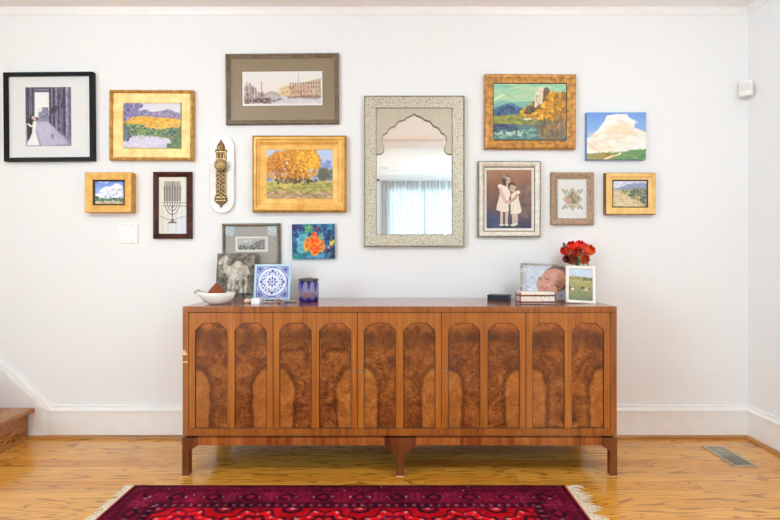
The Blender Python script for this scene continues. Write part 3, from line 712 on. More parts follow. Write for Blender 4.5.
# ---- menorah
def cv_menorah():
    c = Cv(84, 164, (238, 232, 214)); c.a = c.a + (np.clip((c.u - .1) * 1.6, 0, 1) * np.clip((c.v - .3) * 1.6, 0, 1))[..., None] * (np.array([230, 232, 242]) - c.a)  # bluish white lower area: curtain reflection painted into the paper colour
    r = c.rect(.25, .09, .80, .43); c.put(r, (196, 186, 170)); 
    for k in range(16): c.line([(.25, .095 + k * .022), (.8, .095 + k * .022)], .005, (110, 100, 90), .7)
    for k in range(9): c.line([(.27 + k * .064, .09), (.27 + k * .064, .43)], .006, (96, 86, 78), .7)
    dk = (92, 76, 70)
    for s in (.09, .18, .28):
        for sg in (-1, 1):
            pts = [(.53 + sg * s * math.cos(t), .36 + .3 * (s / .28) * math.sin(t) + .12 * (1 - s / .28)) for t in np.linspace(0, math.pi / 2, 14)]
            c.line([(.53 + sg * s, .2)] + pts, .012, dk)
    c.line([(.53, .1), (.53, .78)], .016, dk); c.poly([(.42, .78), (.64, .78), (.68, .81), (.38, .81)], dk); c.ell(.53, .76, .06, .015, dk)
    for k in range(7): c.ell(.25 + .093 * k, .21, .025, .012, dk); c.line([(.25 + .093 * k, .2), (.25 + .093 * k, .17)], .01, (90, 70, 50))
    for v in (.455, .51): c.line([(.2, v), (1, v + .005)], .012, (120, 110, 104), .8)
    for u in (.2, .38, .66, .86): c.line([(u, .52), (u, .95)], .008, (150, 150, 170), .5)
    c.line([(.12, .69), (.36, .745), (.5, .75)], .008, dk, .7); c.line([(.56, .75), (.8, .72), (1, .68)], .008, dk, .7)
    c.blur(); return c
p = Pic('framed_print', 'narrow mahogany framed drawing of a branched candelabrum', 'picture', 152.4, 171.5, 191.0, 238.7, .026)
a = S(5.1, .02)
p.frame([(0, 0), (0, .016), (.003, .023), (.010, .026), (.018, .022), (a - .004, .014), (a, .012), (a, 0)], 'mahogany')
p.art(cv_menorah(), 157.2, 176.4, 186.0, 234.0, 'paper', .008, 'print'); p.glass(.0095, a - .001)

# ---- grand canal print
def cv_venice():
    c = Cv(176, 74, (244, 242, 238)); c.grad([(0, (242, 243, 244)), (.45, (244, 238, 230)), (.7, (236, 226, 220)), (.76, (214, 212, 216)), (1, (222, 221, 224))])
    c.poly([(.46, .5), (.58, .4), (.66, .42), (.66, .72), (.46, .72)], (232, 206, 152), rag=.03); c.poly([(.58, .42), (.74, .36), (.74, .74), (.58, .74)], (216, 176, 140), rag=.03)
    c.poly([(.72, .36), (.84, .3), (.84, .76), (.72, .76)], (206, 166, 146), rag=.02); c.poly([(.82, .3), (.98, .2), (.98, .78), (.82, .78)], (210, 190, 162), rag=.02)
    for u in np.arange(.6, .97, .032):
        for v in (.34, .46, .58):
            vv = v + .12 * (.9 - u) * .8
            if rng.random() < .9: c.ell(u, vv, .008, .04, (104, 74, 66), al=.8)
    c.poly([(.55, .70), (.98, .7), (.98, .8), (.55, .78)], (116, 84, 74), .6, rag=.06); c.dabs(120, c.mpoly([(.46, .5), (.6, .42), (.98, .24), (.98, .76), (.46, .72)]), [(226, 200, 168), (190, 150, 130), (240, 224, 200), (150, 116, 104)], .010, .03, .6); c.line([(.7, .08), (.7, .38)], .012, (170, 160, 150))
    c.ell(.38, .74, .1, .16, (206, 190, 180)); c.ell(.38, .8, .075, .12, (196, 190, 194)); c.line([(.29, .68), (.36, .6), (.46, .7)], .02, (150, 130, 120))
    c.poly([(.36, .84), (.47, .78), (.5, .8), (.4, .88)], (60, 48, 44))
    bl = c.mpoly([(.01, .42), (.1, .36), (.18, .5), (.28, .66), (.32, .9), (.02, .92)], .1); c.put(bl, (206, 190, 184), .6); c.dabs(120, bl, [(112, 88, 80), (170, 146, 136), (220, 204, 196), (140, 124, 126)], .010, .05, .7)
    for u, t in ((.06, .3), (.1, .34), (.13, .42), (.24, .3), (.17, .48)): c.line([(u, t), (u + .005, .88)], .016, (96, 74, 66))
    c.dabs(70, c.rect(.04, .78, .36, .92), [(80, 58, 56), (130, 106, 100)], .02, .03, .7); c.dabs(60, c.rect(.4, .78, .98, .95), [(186, 182, 190), (224, 222, 226)], .03, .015, .7)
    m = 1 - c.rect(.025, .04, .975, .93); c.put(m, (243, 242, 239)); c.blur(); return c
p = Pic('framed_print', 'grey-brown framed city canal print in a wide taupe mat, topmost on the wall', 'picture', 225.3, 53.0, 338.6, 123.9, .026, -.5)
a = S(4.3, .02)
p.frame([(0, 0), (0, .020), (.004, .026), (.012, .025), (.016, .020), (a, .016), (a, 0)], 'venice_frame'); p.board(.010, a - .001, 'venice_mat')
p.art(cv_venice(), 242.4, 71.4, 322.6, 105.8, 'paper', .0115, 'print')
bm = bmesh.new(); w, h = S(81.4, .011), S(35.6, .011)
moulding(bm, w, h, [(0, .010), (0, .0125), (.004, .0125), (.004, .010)]); o = obj('mat_bevel', bm, 'venice_frame', p.e); o.location = (X(282.5, .011) - p.cx, 0, Z(88.6, .011) - p.cz)
p.glass(.0135, a)

# ---- autumn trees
def cv_autumn():
    c = Cv(164, 124); c.grad([(0, (184, 198, 228)), (.5, (196, 204, 228)), (.62, (190, 180, 150)), (.7, (190, 180, 90)), (.82, (150, 150, 80)), (1, (186, 146, 124))])
    m = c.mpoly([(.74, .35), (.82, .2), (.86, .3), (.92, .22), (1, .4), (1, .62), (.7, .62)], .08); c.put(m, (138, 156, 206)); c.dabs(40, m, [(120, 140, 200), (160, 176, 214)], .03, .03)
    c.ell(.02, .5, .1, .14, (120, 140, 200), rag=.3)
    c.dabs(80, c.rect(.74, .38, 1, .62), [(108, 116, 96), (80, 90, 84), (130, 130, 90)], .022, .025, .8); c.ell(.85, .5, .07, .12, (104, 100, 84), rag=.6, soft=.3)
    for a in ((.18, .32, .20, .26), (.42, .22, .2, .3), (.6, .22, .2, .28), (.36, .4, .24, .2), (.6, .42, .16, .16), (.7, .26, .1, .2), (.28, .18, .12, .1)):
        e = c.mell(*a, rag=.5, cells=9, soft=.2); c.put(e, (206, 140, 46)); c.dabs(90, e, [(226, 166, 60), (206, 134, 50), (168, 100, 44), (238, 190, 96), (190, 124, 66)], .02, .018, .75, jit=16)
    c.dabs(90, c.mell(.62, .25, .17, .2), [(246, 196, 70), (236, 176, 56)], .025, .025, .7); c.dabs(50, c.mell(.16, .35, .16, .2), [(160, 96, 44), (190, 120, 60)], .025, .025, .7)
    c.dabs(16, np.maximum(c.rect(.27, .1, .34, .5), c.rect(.05, .46, .3, .6)), [(196, 200, 220), (180, 190, 214)], .018, .022, .8); c.dabs(60, np.maximum(c.mell(.3, .45, .2, .14), c.mell(.48, .4, .1, .2)), [(140, 84, 40), (160, 104, 50), (112, 76, 52)], .02, .022, .6); c.dabs(30, c.rect(.62, .4, .78, .6), [(186, 194, 216), (206, 160, 80), (170, 180, 200)], .018, .02, .7)
    for u, tp in ((.17, .45), (.21, .5), (.34, .42), (.40, .48), (.44, .4), (.50, .46), (.56, .44), (.60, .5)): c.line([(u - .03 + .06 * rng.random(), tp + .06), (u + .01, .66)], .011, (84, 60, 52), .7)
    c.dabs(70, c.rect(.15, .58, .66, .68), [(70, 54, 54), (110, 84, 60), (150, 130, 70)], .025, .025, .8); c.dabs(10, c.rect(.62, .62, .76, .66), [(50, 40, 48)], .018, .018)
    f = c.rect(0, .68, 1, .86); c.dabs(170, f, [(204, 190, 100), (176, 168, 86), (132, 132, 80), (214, 180, 96), (110, 106, 76)], .045, .011, .8)
    f = c.rect(0, .84, 1, 1); c.dabs(130, f, [(190, 146, 120), (166, 140, 96), (206, 168, 140), (120, 116, 80)], .05, .018, .8)
    c.blur(); return c
p = Pic('framed_painting', 'gold framed painting of big orange autumn trees beside the mirror', 'picture', 251.9, 135.2, 345.9, 211.9, .045)
a, b, cc = S(4.4, .045), S(6.6, .04), S(13.6, .03)
p.frame([(0, 0), (0, .032), (.003, .036), (.006, .038), (a * .55, .045), (a * .85, .045), (a, .041), (a, .0)], 'gold_deep')
p.band([(-.0006, 0), (-.0006, .033), (.0032, .0372), (.0075, .041)], 'gold_rim', 'outer_edge')
bm = bmesh.new(); moulding(bm, p.w, p.h, [(a, .002), (a, .036), (a + .004, .039), (b, .037), (b + .006, .030), (b + .018, .024), (cc - .005, .021), (cc, .022), (cc, .002)]); obj('cove', bm, 'gold_deep', p.e)
p.art(cv_autumn(), 266.0, 148.8, 333.0, 199.6, 'oil', .018)

# ---- mirror
mr = thing('wall_mirror', 'tall mirror in an embossed silvery frame with a scalloped arch', 'mirror', (X(414.3, .03), -.001, Z(171.2, .03)))
mw, mh = S(100.4, .03), S(151, .03); sc_ = (CAM_D - .03) / FPX
mx = lambda px: (px - 414.3) * sc_
mz = lambda py: -(py - 171.2) * sc_
bd = S(12.4, .03)
bm = bmesh.new(); moulding(bm, mw, mh, [(.004, .0), (.004, .027), (.006, .029), (bd - .001, .029), (bd - .001, .022), (bd - .001, 0)]); obj('frame', bm, 'emboss', mr)
bm = bmesh.new(); moulding(bm, mw, mh, [(0, 0), (0, .030), (.003, .032), (.0075, .031), (.0075, .0)]); obj('outer_bead', bm, 'mirror_edge', mr)
half = [(0, 150)]
cusps = [(0, 150), (67, 193), (125, 232), (177, 277), (205, 312)]
def arc(p, q, bulge, n=9):
    (x0_, y0_), (x1_, y1_) = p, q; nx, ny = (y1_ - y0_), -(x1_ - x0_); L = math.hypot(nx, ny)
    return [(x0_ + (x1_ - x0_) * t + nx / L * bulge * math.sin(math.pi * t), y0_ + (y1_ - y0_) * t + ny / L * bulge * math.sin(math.pi * t)) for t in np.linspace(0, 1, n)[1:]]
# apex: ogee rising to the point
half += [(8, 157), (18, 164), (32, 168), (46, 174), (58, 182), (67, 193)]
half += arc(cusps[1], cusps[2], 13) + arc(cusps[2], cusps[3], 13) + arc(cusps[3], (210, 318), 12)
half += [(213, 330), (210, 342), (203, 356), (198, 372), (198, 388), (204, 402), (215, 411), (228, 415), (240, 414), (252, 412)]
HP = [(mx(414.3 + a / 6.5), mz(90 + b / 6.5)) for a, b in half]
inx = mw / 2 - bd; intop = mh / 2 - bd
bm = bmesh.new()
for sgn in (1, -1):
    pts = [(sgn * a, b) for a, b in HP]; pts[-1] = (sgn * inx, pts[-1][1])
    prism(bm, pts + [(sgn * inx, intop), (0, intop)], -.024, -.012)
obj('arch_panel', bm, 'stipple', mr)
bm = bmesh.new()
for sgn in (1, -1): tube(bm, [(sgn * a, -.0235, b) for a, b in HP], .0016, 6)
obj('arch_edge', bm, 'mirror_edge', mr)
bm = bmesh.new(); moulding(bm, 2 * inx, 2 * intop, [(0, .028), (-.002, .0305), (-.004, .028), (-.002, .02)]); obj('inner_bead', bm, 'mirror_edge', mr)
obj('mirror_glass', BX(-inx - .001, inx + .001, -.0105, -.004, -intop - .001, intop + .001), 'mirror', mr)

# ---- castle over water
def cv_castle():
    c = Cv(180, 140); c.grad([(0, (136, 190, 164)), (.15, (150, 200, 170)), (.3, (176, 208, 164)), (.42, (140, 192, 170))])
    c.dabs(60, c.rect(0, 0, 1, .35), [(196, 212, 164), (140, 196, 172), (164, 208, 174), (210, 210, 158)], .12, .02, .5)
    mt = c.mpoly([(0, .38), (.12, .33), (.3, .36), (.5, .34), (.6, .5), (0, .55)], .04); c.put(mt, (118, 174, 162), .8)
    m2 = c.mpoly([(0, .5), (.12, .42), (.22, .38), (.33, .42), (.42, .5), (.3, .58), (0, .6)], .04); c.put(m2, (70, 96, 132)); c.dabs(70, m2, [(54, 78, 116), (90, 118, 150), (60, 90, 110)], .04, .025, .7)
    hl = c.mpoly([(.22, .62), (.4, .5), (.55, .34), (.66, .22), (.72, .17), (1, .2), (1, .68), (.2, .68)], .04); c.put(hl, (196, 138, 40)); c.dabs(330, hl, [(226, 164, 44), (206, 140, 40), (150, 110, 40), (180, 120, 36), (236, 182, 70), (120, 100, 50)], .03, .025, .85)
    c.dabs(80, c.mpoly([(.4, .55), (.56, .34), (.66, .2), (.7, .3), (.6, .46), (.5, .55)], .03), [(84, 66, 56), (110, 90, 60), (70, 80, 80)], .025, .025, .8)
    c.dabs(70, c.rect(.82, .22, 1, .7), [(150, 100, 36), (110, 80, 60), (200, 150, 60)], .012, .06, .6)
    c.poly([(.55, .44), (.57, .2), (.6, .11), (.64, .09), (.68, .14), (.67, .26), (.66, .36), (.58, .44)], (226, 214, 190), rag=.03); c.dabs(26, c.mpoly([(.56, .42), (.6, .12), (.66, .12), (.65, .36)]), [(244, 236, 220), (206, 180, 150), (190, 160, 130)], .012, .045, .7)
    c.poly([(.67, .12), (.72, .1), (.76, .18), (.7, .26), (.66, .3)], (110, 90, 70), rag=.04)
    gr = c.mpoly([(.0, .6), (.3, .56), (.6, .66), (.62, .76), (.0, .74)], .04); c.put(gr, (140, 148, 70)); c.dabs(90, gr, [(170, 160, 70), (112, 130, 66), (150, 120, 60), (90, 116, 70)], .04, .02, .8); c.dabs(5, c.rect(.4, .63, .5, .67), [(230, 220, 210)], .03, .012)
    wt = c.rect(0, .74, 1, 1); c.put(wt, (90, 120, 120)); c.dabs(60, c.rect(0, .74, .3, .86), [(54, 62, 92), (70, 84, 110)], .06, .02, .8)
    c.dabs(110, c.rect(0, .82, .6, 1), [(126, 176, 152), (96, 140, 136), (150, 190, 160), (70, 100, 110)], .04, .02, .7); c.dabs(26, c.rect(.03, .86, .4, .92), [(206, 220, 210)], .012, .02, .7)
    c.dabs(150, c.mpoly([(.55, .68), (1, .64), (1, 1), (.66, 1)], .04), [(150, 110, 80), (124, 96, 76), (96, 100, 84), (166, 120, 60), (110, 120, 100)], .02, .06, .7)
    c.blur(); return c
p = Pic('framed_painting', 'mottled gold framed painting of a white cliff over autumn woods and water', 'picture', 485.0, 73.6, 576.3, 148.7, .036, .2)
a = S(8.6, .03)
p.frame([(0, 0), (0, .028), (.004, .033), (.010, .036), (.02, .034), (a - .012, .026), (a - .003, .024), (a, .022), (a, 0)], 'gold_worn')
bm = bmesh.new(); moulding(bm, p.w, p.h, [(a, .002), (a, .021), (a + .004, .018), (a + .004, .002)]); obj('liner', bm, 'liner_dark', p.e)
p.art(cv_castle(), 493.0, 81.6, 567.8, 139.6, 'oil', .017)

# ---- two girls
def cv_girls():
    c = Cv(112, 146); c.grad([(0, (158, 116, 88)), (.3, (132, 96, 78)), (.6, (110, 88, 80)), (.8, (84, 80, 92)), (1, (66, 68, 86))])
    c.noise(5, 22, 4); c.dabs(60, c.rect(.6, .3, 1, .8), [(140, 112, 96), (116, 92, 82), (96, 84, 84)], .08, .05, .4); c.dabs(30, c.rect(0, .7, .3, 1), [(70, 84, 120), (80, 80, 100)], .08, .05, .4)
    sk = (206, 176, 156); dr = (230, 218, 202); hr = (74, 54, 48)
    for u in (.335, .445): c.poly([(u - .035, .68), (u + .035, .68), (u + .03, .93), (u - .03, .93)], (200, 178, 166)); c.ell(u, .94, .05, .018, (222, 212, 204))
    for u in (.60, .665): c.poly([(u - .035, .72), (u + .035, .72), (u + .025, .93), (u - .03, .93)], (200, 178, 166))
    c.ell(.59, .945, .06, .018, (224, 214, 206)); c.ell(.655, .925, .04, .018, (224, 214, 206))
    c.poly([(.29, .25), (.4, .27), (.49, .27), (.53, .42), (.5, .5), (.49, .71), (.35, .72), (.21, .68), (.29, .42)], dr, rag=.015)
    c.poly([(.55, .42), (.62, .37), (.7, .37), (.72, .5), (.78, .7), (.74, .75), (.54, .75), (.53, .6)], dr, rag=.015)
    for q in ([(.32, .34), (.27, .66)], [(.42, .36), (.42, .68)], [(.37, .4), (.34, .7)], [(.62, .46), (.58, .72)], [(.68, .5), (.7, .72)]): c.line(q, .012, (200, 182, 164), .6)
    c.line([(.31, .3), (.33, .42), (.42, .54), (.5, .56)], .055, sk); c.ell(.3, .28, .05, .035, dr)
    c.line([(.7, .4), (.64, .48), (.52, .55), (.46, .56)], .045, (186, 150, 130)); c.ell(.7, .385, .05, .03, dr); c.ell(.49, .56, .04, .025, sk)
    c.ell(.435, .18, .085, .1, hr); c.ell(.475, .185, .055, .065, sk); c.ell(.4, .2, .04, .07, hr); c.ell(.41, .12, .05, .035, (186, 170, 160), al=.7); c.poly([(.44, .24), (.5, .24), (.49, .28), (.44, .28)], sk)
    c.ell(.555, .285, .085, .075, hr); c.ell(.565, .31, .055, .055, sk); c.ell(.62, .3, .03, .02, (222, 210, 200)); c.ell(.6, .345, .03, .04, sk)
    for u, v in ((.46, .175), (.50, .175), (.545, .305), (.59, .305)): c.ell(u, v, .011, .009, (60, 42, 38))
    for u, v in ((.482, .215), (.567, .34)): c.ell(u, v, .016, .006, (160, 84, 76))
    c.blur(); return c
p = Pic('framed_painting', 'silver framed sepia picture of two girls in white dresses', 'picture', 478.2, 160.8, 541.0, 237.0, .034)
a, b, cc = S(1.2, .03), S(5.4, .03), S(8.6, .03)
p.frame([(0, 0), (0, .028), (.003, .032), (a, .033), (a, .0)], 'silver_groove', 'outer_edge')
bm = bmesh.new(); moulding(bm, p.w, p.h, [(a, .002), (a, .032), (.016, .034), (.024, .031), (b, .026), (b, .002)]); obj('frame', bm, 'silver_frame', p.e)
bm = bmesh.new(); moulding(bm, p.w, p.h, [(b, .002), (b, .024), (b + .004, .022), (b + .006, .024), (b + .008, .002)]); obj('groove', bm, 'silver_groove', p.e)
bm = bmesh.new(); moulding(bm, p.w, p.h, [(b + .007, .002), (b + .007, .021), (cc, .018), (cc, .002)]); obj('liner', bm, 'cream_frame', p.e)
p.art(cv_girls(), 486.8, 170.0, 531.2, 228.2, 'oil', .014)

# ---- diamond ornament
def cv_diamond():
    c = Cv(84, 110, (232, 233, 230)); C_ = (.48, .5)
    dia = lambda r, s=1.0: [(C_[0], C_[1] - r * s), (C_[0] + r * 1.02, C_[1]), (C_[0], C_[1] + r * s), (C_[0] - r * 1.02, C_[1])]
    c.poly(dia(.31, .93), (168, 150, 120)); c.poly(dia(.275, .93), (222, 214, 196)); c.poly(dia(.25, .93), (176, 160, 124), rag=.05)
    c.dabs(90, c.mpoly(dia(.22, .9)), [(196, 120, 100), (120, 140, 100), (206, 180, 140), (160, 140, 110), (90, 110, 96)], .03, .025, .7)
    c.line([(.48, .3), (.48, .62)], .02, (120, 96, 60)); c.ell(.54, .58, .05, .04, (90, 120, 96)); c.ell(.38, .52, .06, .05, (206, 150, 128)); c.ell(.5, .63, .14, .025, (196, 196, 150))
    for sx in (-1, 1):
        for sy in (-1, 1):
            for q in ((.24, .16, .07), (.3, .21, .05), (.18, .22, .05)): c.ell(C_[0] + sx * q[0], C_[1] + sy * q[1], q[2] * .8, q[2] * .45, (150, 150, 126), rot=sx * sy * .8, al=.75)
            c.line([(C_[0] + sx * .14, C_[1] + sy * .17), (C_[0] + sx * .32, C_[1] + sy * .24)], .012, (140, 130, 110)); c.ell(C_[0] + sx * .31, C_[1] + sy * .235, .025, .02, (170, 140, 136))
    c.noise(30, 6); c.blur(); return c
p = Pic('framed_print', 'brown framed ornament with a diamond motif on white mat', 'picture', 551.6, 172.0, 594.4, 224.7, .03)
a = S(6.6, .025)
p.frame([(0, 0), (0, .022), (.003, .027), (.010, .030), (.016, .028), (a * .62, .024), (a * .66, .021), (a - .006, .018), (a, .016), (a, 0)], 'taupe_frame')
p.art(cv_diamond(), 557.6, 179.2, 588.4, 219.4, 'paper', .010, 'print'); p.glass(.0115, a - .001)

# ---- cloud canvas
def cv_cloud():
    c = Cv(150, 118); c.grad([(0, (112, 152, 214)), (.4, (136, 174, 226)), (.85, (176, 204, 234))])
    cl = c.mpoly([(0, .56), (.08, .5), (.2, .36), (.28, .22), (.34, .08), (.44, .06), (.5, .04), (.62, .04), (.68, .03), (.7, .1), (.78, .16), (.81, .24), (.8, .32), (.75, .36), (.82, .33), (.88, .36), (.96, .42), (1, .44), (1, .9), (0, .9)], .025, 14)
    c.put(cl, (240, 236, 226)); c.dabs(50, cl * c.rect(0, .4, 1, .85), [(238, 216, 190), (224, 226, 224), (244, 226, 200), (228, 224, 214)], .1, .05, .4); c.dabs(24, cl * c.rect(.3, .2, .8, .55), [(244, 224, 190), (238, 214, 184)], .09, .06, .4); c.dabs(16, cl * c.rect(.05, .6, .35, .8), [(240, 206, 180)], .08, .03, .5)
    c.dabs(14, cl * c.rect(.35, .05, .8, .25), [(250, 248, 242)], .08, .04, .6)
    g = c.mpoly([(0, .875), (.3, .86), (.5, .85), (.6, .84), (.8, .80), (1, .79), (1, 1), (0, 1)]); c.put(g, (104, 140, 92)); c.dabs(40, g * c.rect(0, .8, .45, 1), [(150, 136, 74), (170, 150, 90)], .08, .02, .7); c.dabs(40, g * c.rect(.5, .78, 1, 1), [(96, 140, 90), (120, 154, 100)], .08, .02, .6)
    c.poly([(.56, .845), (.6, .845), (.56, .9), (.42, .95), (.34, 1), (.24, 1), (.38, .93), (.5, .9)], (240, 222, 180)); c.blur(); return c
p = Pic('canvas_painting', 'unframed canvas of a huge white cloud on blue sky', 'picture', 587.0, 112.3, 646.0, 159.4, .034)
p.board(.0338, 0, 'canvas_blue', 'canvas', 0)
p.art(cv_cloud(), 587.0, 112.3, 646.0, 159.4, 'oil', .034)

# ---- desert path
def cv_desert():
    c = Cv(104, 80); c.grad([(0, (206, 206, 230)), (.2, (214, 212, 228)), (.36, (170, 180, 206))])
    c.dabs(20, c.rect(0, .08, .5, .25), [(240, 236, 240), (190, 196, 226)], .1, .02, .6); h = c.mpoly([(.2, .26), (.4, .16), (.6, .12), (.85, .1), (1, .18), (1, .45), (0, .45), (0, .36)], .04); c.put(h, (138, 150, 180)); c.dabs(40, h, [(120, 136, 170), (160, 164, 186)], .06, .03, .6)
    g = c.mpoly([(0, .38), (.4, .36), (1, .34), (1, 1), (0, 1)], .03); c.put(g, (196, 178, 140)); c.dabs(160, c.mpoly([(.26, .36), (1, .32), (1, .9), (.75, .75), (.3, .55)], .06), [(92, 108, 76), (120, 130, 84), (76, 90, 80), (140, 140, 100)], .035, .04, .8)
    c.dabs(30, c.mell(.12, .62, .08, .12), [(110, 116, 80), (140, 136, 110)], .03, .03, .8); c.poly([(0, .42), (.14, .42), (.4, .62), (.8, .98), (.3, 1), (0, .9)], (222, 202, 168), .75, rag=.06)
    c.dabs(60, c.rect(0, .45, .7, 1), [(226, 208, 176), (196, 174, 140), (176, 160, 130), (160, 156, 100)], .05, .025, .7); c.dabs(40, c.mpoly([(.8, .5), (1, .4), (1, 1), (.78, .85)]), [(80, 92, 88), (110, 116, 96), (150, 150, 160)], .03, .04, .8)
    c.blur(); return c
p = Pic('framed_painting', 'small pale gold framed painting of a sandy path through scrub', 'picture', 606.0, 172.8, 655.7, 214.3, .04)
a, b = S(6.8, .03), S(8.0, .03)
p.frame([(0, 0), (0, .036), (.003, .04), (S(3.3), .040), (S(3.5), .037), (S(3.9), .037), (a, .032), (a, 0)], 'pine_gold')
p.band([(-.0006, 0), (-.0006, .0365), (.001, .0385)], 'gold_dark', 'outer_edge')
bm = bmesh.new(); moulding(bm, p.w, p.h, [(a, .002), (a, .0315), (b, .026), (b, .002)]); obj('liner', bm, 'liner_dark', p.e)
p.art(cv_desert(), 613.4, 180.2, 648.2, 207.0, 'oil', .025)

# ---- grey engraving
def cv_engraving():
    c = Cv(150, 112, (158, 150, 140)); c.noise(60, 5)
    m = c.rect(.205, .265, .815, .67); c.put(m, (226, 222, 212)); i = c.rect(.245, .31, .775, .615); c.put(i, (176, 172, 164))
    c.dabs(50, c.rect(.27, .35, .5, .46), [(206, 202, 194), (190, 186, 178)], .03, .02, .7); c.dabs(220, c.mpoly([(.27, .48), (.36, .5), (.46, .55), (.55, .46), (.62, .4), (.75, .36), (.75, .61), (.27, .61)]), [(60, 58, 54), (110, 106, 100), (150, 146, 140), (40, 38, 36)], .012, .018, .85)
    for k in range(14): u = .29 + .034 * k + .01 * rng.random(); c.line([(u, .44 - .06 * (k / 14)), (u, .6)], .008, (70, 66, 60), .7)
    c.blur(); return c
p = Pic('framed_print', 'pewter framed engraving in a grey mat behind the camel plaque', 'picture', 221.9, 223.3, 280.0, 266.6, .022, -.4)
a = S(2.8, .02)
p.frame([(0, 0), (0, .016), (.004, .021), (.009, .022), (.013, .019), (a, .014), (a, 0)], 'grey_frame')
bm = bmesh.new()
nb = 34
for k in range(nb):
    z_ = -p.h / 2 + p.h * (k + .5) / nb
    for sx in (-1, 1): box(bm, sx * (p.w / 2 - .011) - .004, sx * (p.w / 2 - .011) + .004, -.0235, -.018, z_ - .0022, z_ + .0022)
for k in range(46):
    x_ = -p.w / 2 + p.w * (k + .5) / 46
    for sz in (-1, 1): box(bm, x_ - .0022, x_ + .0022, -.0235, -.018, sz * (p.h / 2 - .011) - .004, sz * (p.h / 2 - .011) + .004)
obj('bead_row', bm, 'venice_frame', p.e)
p.art(cv_engraving(), 224.6, 226.7, 277.6, 264.0, 'paper', .009, 'print'); p.glass(.0105, a - .001)

# ---- abstract orange figure on blue
def cv_abstract():
    c = Cv(116, 92, (44, 92, 130)); c.dabs(260, c.rect(0, 0, 1, 1), [(36, 60, 112), (44, 112, 146), (60, 140, 160), (30, 44, 92), (50, 88, 150)], .06, .05, .7)
    c.poly([(.16, .36), (.3, .28), (.36, .36), (.32, .84), (.14, .88)], (92, 176, 186), .8, rag=.06); c.dabs(40, c.rect(.14, .3, .36, .88), [(110, 196, 196), (70, 150, 170), (130, 190, 200)], .04, .04, .7)
    c.dabs(50, c.mpoly([(0, .86), (.3, .84), (.3, 1), (0, 1)]), [(60, 150, 140), (40, 110, 130)], .05, .03, .7); c.poly([(.32, .9), (.45, .84), (.74, .86), (.74, .97), (.3, .97)], (96, 160, 206), .8, rag=.05)
    c.dabs(24, c.rect(.3, .03, .48, .25), [(90, 170, 110), (60, 140, 140), (120, 190, 90)], .04, .04, .7); c.dabs(20, c.rect(.0, .03, .25, .2), [(40, 40, 96), (60, 60, 120)], .06, .03, .8); c.dabs(12, c.rect(.5, .08, .66, .2), [(120, 40, 60), (90, 30, 60)], .03, .03, .7)
    c.dabs(24, c.rect(.82, .3, 1, 1), [(40, 30, 40), (60, 40, 60), (90, 110, 70)], .03, .06, .8); c.dabs(14, c.rect(.9, .42, 1, .64), [(200, 196, 90), (220, 206, 120)], .02, .05, .8); c.ell(.86, .68, .03, .05, (206, 130, 170)); c.ell(.86, .76, .025, .05, (60, 20, 36)); c.ell(.68, .36, .06, .1, (150, 186, 150), al=.6, rag=.4)
    c.ell(.53, .6, .145, .31, (226, 160, 50), rag=.2); c.ell(.35, .58, .07, .22, (226, 170, 60), rag=.2, rot=.15); c.ell(.7, .62, .075, .19, (206, 150, 80), rag=.3)
    f = np.maximum(c.mell(.53, .59, .12, .27, rag=.15), c.mell(.53, .33, .055, .09)); c.put(f, (232, 92, 24)); c.dabs(60, f, [(226, 60, 20), (246, 130, 30), (240, 84, 30), (206, 40, 24), (250, 160, 60)], .03, .04, .8)
    c.dabs(16, c.mell(.37, .54, .04, .14), [(226, 80, 30), (240, 130, 40)], .025, .04, .8); c.dabs(16, c.mell(.7, .62, .05, .13), [(180, 90, 40), (206, 110, 60), (230, 130, 60)], .025, .04, .8); c.dabs(30, c.rect(.05, .1, .95, .5), [(150, 190, 214), (196, 214, 226)], .012, .014, .8)
    c.blur(); return c
p = Pic('canvas_painting', 'small unframed canvas of an orange figure on mottled blue', 'picture', 292.0, 224.0, 334.6, 258.9, .022, -.6)
p.board(.0218, 0, 'canvas_teal', 'canvas', 0)
p.art(cv_abstract(), 292.0, 224.0, 334.6, 258.9, 'oil', .022)

# ---- door knob plaque
kp = thing('doorknob_plaque', 'white oblong plaque mounted with an ornate brass doorknob plate', 'wall ornament', (X(221.6, .02), .0004, Z(174.0, .02)))
kw, kh = S(24.6, .02), S(78.4, .02)
def stadium(w, h, n=14):
    r = w / 2; z = h / 2 - r
    return [(r * math.cos(t), z + r * math.sin(t)) for t in np.linspace(0, math.pi, n)] + [(r * math.cos(t), -z + r * math.sin(t)) for t in np.linspace(math.pi, 2 * math.pi, n)]
bm = bmesh.new(); prism(bm, stadium(kw, kh), -.02, 0); obj('plaque', bm, 'porcelain', kp, bevel=.004)
kx = lambda px: X(px, .022) - kp.location.x
kz = lambda py: Z(py, .022) - kp.location.z
bm = bmesh.new()
half_ = [(0, 138), (.6, 140.5), (1.6, 142.5), (3.0, 144), (4.2, 147), (4.0, 149), (6.0, 150), (6.0, 151.5), (5.2, 153), (5.2, 195), (6.4, 198), (6.4, 201), (4.6, 203), (2.2, 204.6), (.9, 206), (0, 208.5)]
cxp = 221.0
outl = [(kx(cxp + a), kz(b)) for a, b in half_] + [(kx(cxp - a), kz(b)) for a, b in reversed(half_[1:-1])]
prism(bm, outl, -.026, -.02); obj('back_plate', bm, 'brass_dark', kp, bevel=.001)
bm = bmesh.new()
for k in range(7):
    zc_ = kz(171 + k * 4.0)
    for sx in (-1, 1):
        cx_ = kx(cxp + sx * 2.3)
        tube(bm, [(cx_ + .010 * math.cos(t) * sx, -.027, zc_ + .010 * math.sin(t)) for t in np.linspace(.3, 5.4, 12)], .0024, 6)
for zz in (152, 159, 168, 197.5, 200.5): box(bm, kx(cxp - 5), kx(cxp + 5), -.0295, -.025, kz(zz) - .0025, kz(zz) + .0025)
